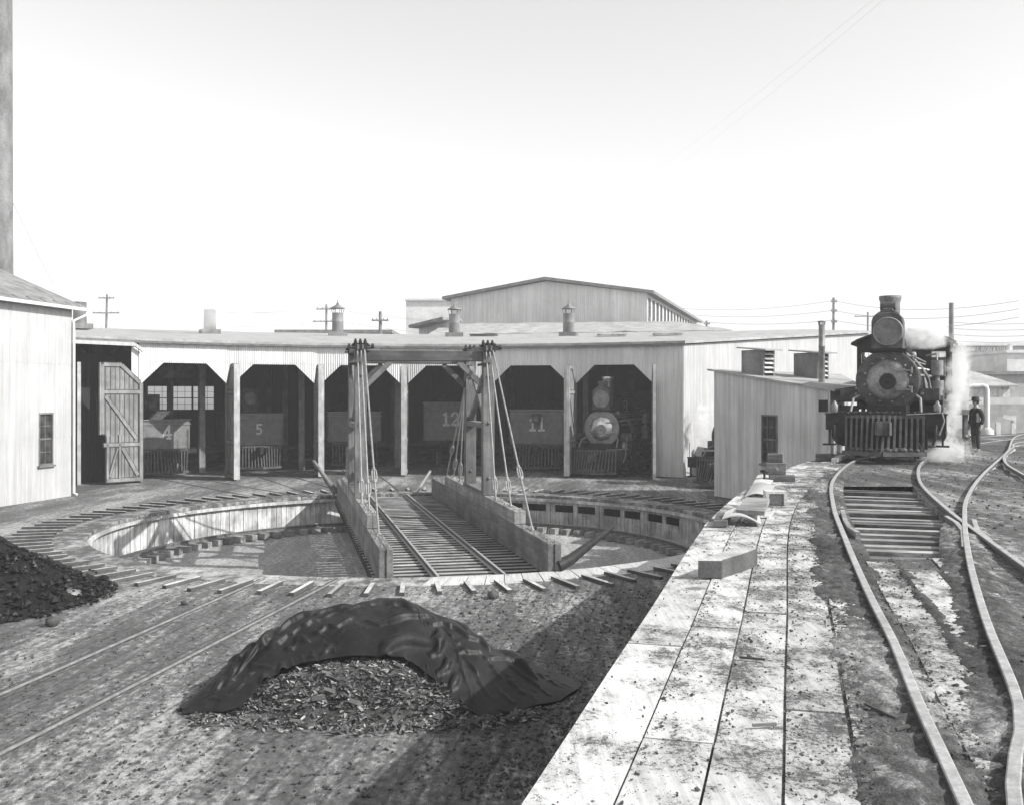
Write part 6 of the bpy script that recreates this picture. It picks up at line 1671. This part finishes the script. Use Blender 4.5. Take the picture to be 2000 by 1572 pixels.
    # sticks on the planks
    for (x0,y0,x1,y1,lab) in ((1444,1286,1494,1291,"dark wood splinter across the third plank from the edge"),(1470,1420,1516,1418,"flat dark sliver across the joint low on the deck"),(1690,1378,1752,1408,"thin stick slanting on the dirt left of the rail"),(1750,1427,1775,1422,"short broken stick close to the lower rail")):
        mb = MB(); mb.bar(P(x0,y0,z)+Vector((0,0,0.012)),P(x1,y1,z)+Vector((0,0,0.014)),0.016,0.014); tag(mb.build("stick", M_tie_d), lab, "stick")
deck_things()

# ------------------------------------------------------------------ the standing man
def man():
    b = P(1906,883,ZU); s = 0.97
    t = thing("person", "man in dark coat, trousers and hat standing by the track at the right", "person", b, R(0))
    def skin(name, chains, mat, parent, root=0, sub=2):
        verts = []; edges = []; rad = []; key = {}
        for ch in chains:
            prev = None
            for (x,y,z,r) in ch:
                k = (round(x,3),round(y,3),round(z,3))
                if k not in key: key[k] = len(verts); verts.append((x*s,y*s,z*s)); rad.append((r if isinstance(r,tuple) else (r,r)))
                if prev is not None and prev != key[k]: edges.append((prev,key[k]))
                prev = key[k]
        me = bpy.data.meshes.new(name); me.from_pydata(verts, edges, []); o = bpy.data.objects.new(name, me); COL.objects.link(o)
        m = o.modifiers.new("skin",'SKIN'); m.use_smooth_shade = True
        for i, v in enumerate(me.skin_vertices[0].data): v.radius = (rad[i][0]*s, rad[i][1]*s); v.use_root = (i == root)
        o.modifiers.new("sub",'SUBSURF').levels = sub; o.modifiers["sub"].render_levels = sub
        bpy.context.view_layer.update()
        me2 = bpy.data.meshes.new_from_object(o.evaluated_get(bpy.context.evaluated_depsgraph_get()))
        bpy.data.objects.remove(o); me2.materials.clear(); me2.materials.append(mat)
        o = bpy.data.objects.new(name, me2); COL.objects.link(o); o.parent = parent; WM[o] = WM[parent]; return o
    # facing left and slightly towards the viewer; local -x is the way he faces
    hand = []
    arms = [[(0,0,1.36,0.13),(0.02,-0.165,1.32,0.062),(0.05,-0.235,1.1,0.05),(-0.04,-0.24,0.87,0.036),(-0.06,-0.24,0.80,0.03)],
            [(0,0,1.36,0.13),(0.02,0.165,1.32,0.062),(0.06,0.235,1.1,0.05),(-0.02,0.24,0.87,0.036),(-0.03,0.24,0.80,0.03)]]
    for sd in (-1,1):
        hx = -0.06 if sd < 0 else -0.03
        for k in range(4): hand.append([(hx,sd*0.24,0.80,0.03),(hx-0.03+0.02*k,sd*(0.245),0.755,0.010),(hx-0.035+0.02*k,sd*0.235,0.71-0.008*abs(k-1.5),0.008)])
        hand.append([(hx,sd*0.24,0.80,0.03),(hx-0.05,sd*0.225,0.775,0.010),(hx-0.065,sd*0.215,0.745,0.008)])
    legs = [[(0,0,0.95,0.12),(0.0,-0.09,0.88,0.085),(-0.02,-0.09,0.48,0.058),(0.03,-0.09,0.09,0.042),(-0.03,-0.09,0.05,0.042),(-0.15,-0.10,0.035,0.032)],
            [(0,0,0.95,0.12),(0.0,0.09,0.88,0.085),(0.0,0.09,0.48,0.058),(0.06,0.10,0.09,0.042),(0.0,0.10,0.05,0.042),(-0.12,0.11,0.035,0.032)]]
    trunk = [(0,0,0.95,0.12),(0.01,0,1.15,0.125),(0,0,1.36,0.13),(-0.005,0,1.47,0.055),(-0.02,0,1.53,0.06),(-0.03,0,1.60,(0.088,0.10)),(-0.025,0,1.66,(0.08,0.09))]
    nose = [(-0.03,0,1.60,(0.088,0.10)),(-0.125,0,1.585,0.013)]
    body = skin("body", [trunk]+arms+legs+hand+[nose], M_skin, t)
    skin("coat", [[(0,0,0.74,0.15),(0,0,0.95,0.145),(0.01,0,1.15,0.15),(0,0,1.30,0.135),(0,0,1.36,0.10),(-0.003,0,1.44,0.07)]] + [[(0,0,1.36,0.10)]+[(x,y,z,r+0.02) for x,y,z,r in a[1:4]] for a in arms], M_cloth, t)
    skin("trousers", [[(0,0,0.95,0.135)]+[(x,y,z,r+0.022) for x,y,z,r in l[1:4]] for l in legs], M_cloth2, t)
    for l in legs:
        skin("shoe", [[(l[3][0]+0.02,l[3][1],0.075,0.05),(l[4][0],l[4][1],0.05,0.048),(l[5][0]-0.02,l[5][1],0.045,0.04)]], M_iron, t, sub=1)
    mb = MB(); mb.lathe([(0.19,1.645),(0.195,1.655),(0.12,1.665),(0.115,1.74),(0.09,1.775),(0,1.78)],20,Matrix.Translation((-0.02,0,0)) @ Matrix.Scale(s,4)); h = mb.build("hat", M_cloth, t)
    mb = MB()
    for e in (-1,1): mb.lathe([(0.0,0.0),(0.012,0.004),(0,0.012)],6,Matrix.Translation((-0.118*s,e*0.035*s,1.61*s)) @ Matrix.Rotation(R(-90),4,'Y'))
    mb.build("eyes", M_iron, body)
    mb = MB(); mb.bar((-0.118*s,-0.025*s,1.545*s),(-0.118*s,0.025*s,1.545*s),0.012,0.008); mb.build("moustache", M_cloth, body)
    mb = MB()
    mb.lathe([(0.095,1.55),(0.103,1.6),(0.1,1.65)],16,Matrix.Translation((-0.005,0,0)) @ Matrix.Scale(s,4),a0=R(-110),a1=R(110)); mb.build("hair", M_cloth2, t)
    t.rotation_euler = (0,0,R(25))
man()

# ------------------------------------------------------------------ steam and smoke
def plume(name, label, c, dims, mat, rot=(0,0,0), kind="stuff"):
    mb = MB(); vs = []; fs = []; A, B = 10, 16
    for a in range(A+1):
        for b in range(B):
            th, ph = math.pi*a/A, 2*math.pi*b/B; vs.append((dims[0]*math.sin(th)*math.cos(ph), dims[1]*math.sin(th)*math.sin(ph), dims[2]*math.cos(th)))
    for a in range(A):
        for b in range(B): fs.append((a*B+b,(a+1)*B+b,(a+1)*B+(b+1)%B,a*B+(b+1)%B))
    mb.add(vs, fs); o = mb.build(name, mat); o.location = c; o.rotation_euler = rot
    return tag(o, label, "steam", kind=kind)
V1 = mat_vapour("dense_steam", 8.0, 2.6, 0.36, 0.62)
V1c = mat_vapour("jet_steam", 6.5, 2.8, 0.34, 0.62, 0.2, 0.75)
V2 = mat_vapour("thin_smoke", 0.8, 0.8, 0.30, 0.7)
V3 = mat_vapour("low_steam", 4.5, 3.0, 0.38, 0.66, 0.2, 0.0, 2.0)
c = Q(1860,800,28.6); plume("steam", "white steam jet rising beside the standing locomotive's right cylinder", c, (0.52,0.55,2.3), V1c, (0,R(9),0))
c = Q(1845,885,27.8); plume("steam", "low steam spreading over the ground beside the pilot", c+Vector((-0.05,-0.1,0.05)), (1.0,0.9,0.55), V3)
c = Q(1806,655,31.0); plume("steam", "puff of steam before the locomotive cab roof", c, (0.95,0.8,0.5), V1)
c = Q(1872,735,34.0); plume("steam", "steam cloud drifting right of the cab", c, (0.5,0.8,1.3), V3)
c = Q(402,575,66); plume("smoke", "thin smoke lifting from the second flue stack", c, (2.3,1.6,2.6), V2, (0,R(-20),0))
c = Q(1373,825,49.0); plume("steam", "wisp of steam against the white end wall behind the shed", c, (0.45,0.8,1.3), V3)
c = Q(345,725,50.5); plume("smoke", "wisp of smoke under the leftmost doorway head", c, (1.3,0.5,0.45), mat_vapour("wisp", 0.9, 1.4, 0.4, 0.65))

# ------------------------------------------------------------------ haze
def haze():
    mb = MB(); mb.box(-735,735,-720,770,-3.0,30.0)
    m, n, b, o = new_mat("haze"); n.nodes.remove(b)
    v = n.nodes.new("ShaderNodeVolumePrincipled"); v.inputs['Color'].default_value = g(0.97); v.inputs['Density'].default_value = 0.0010; v.inputs['Anisotropy'].default_value = 0.0
    n.links.new(v.outputs[0], o.inputs['Volume'])
    tag(mb.build("haze", m), kind="stuff")
haze()
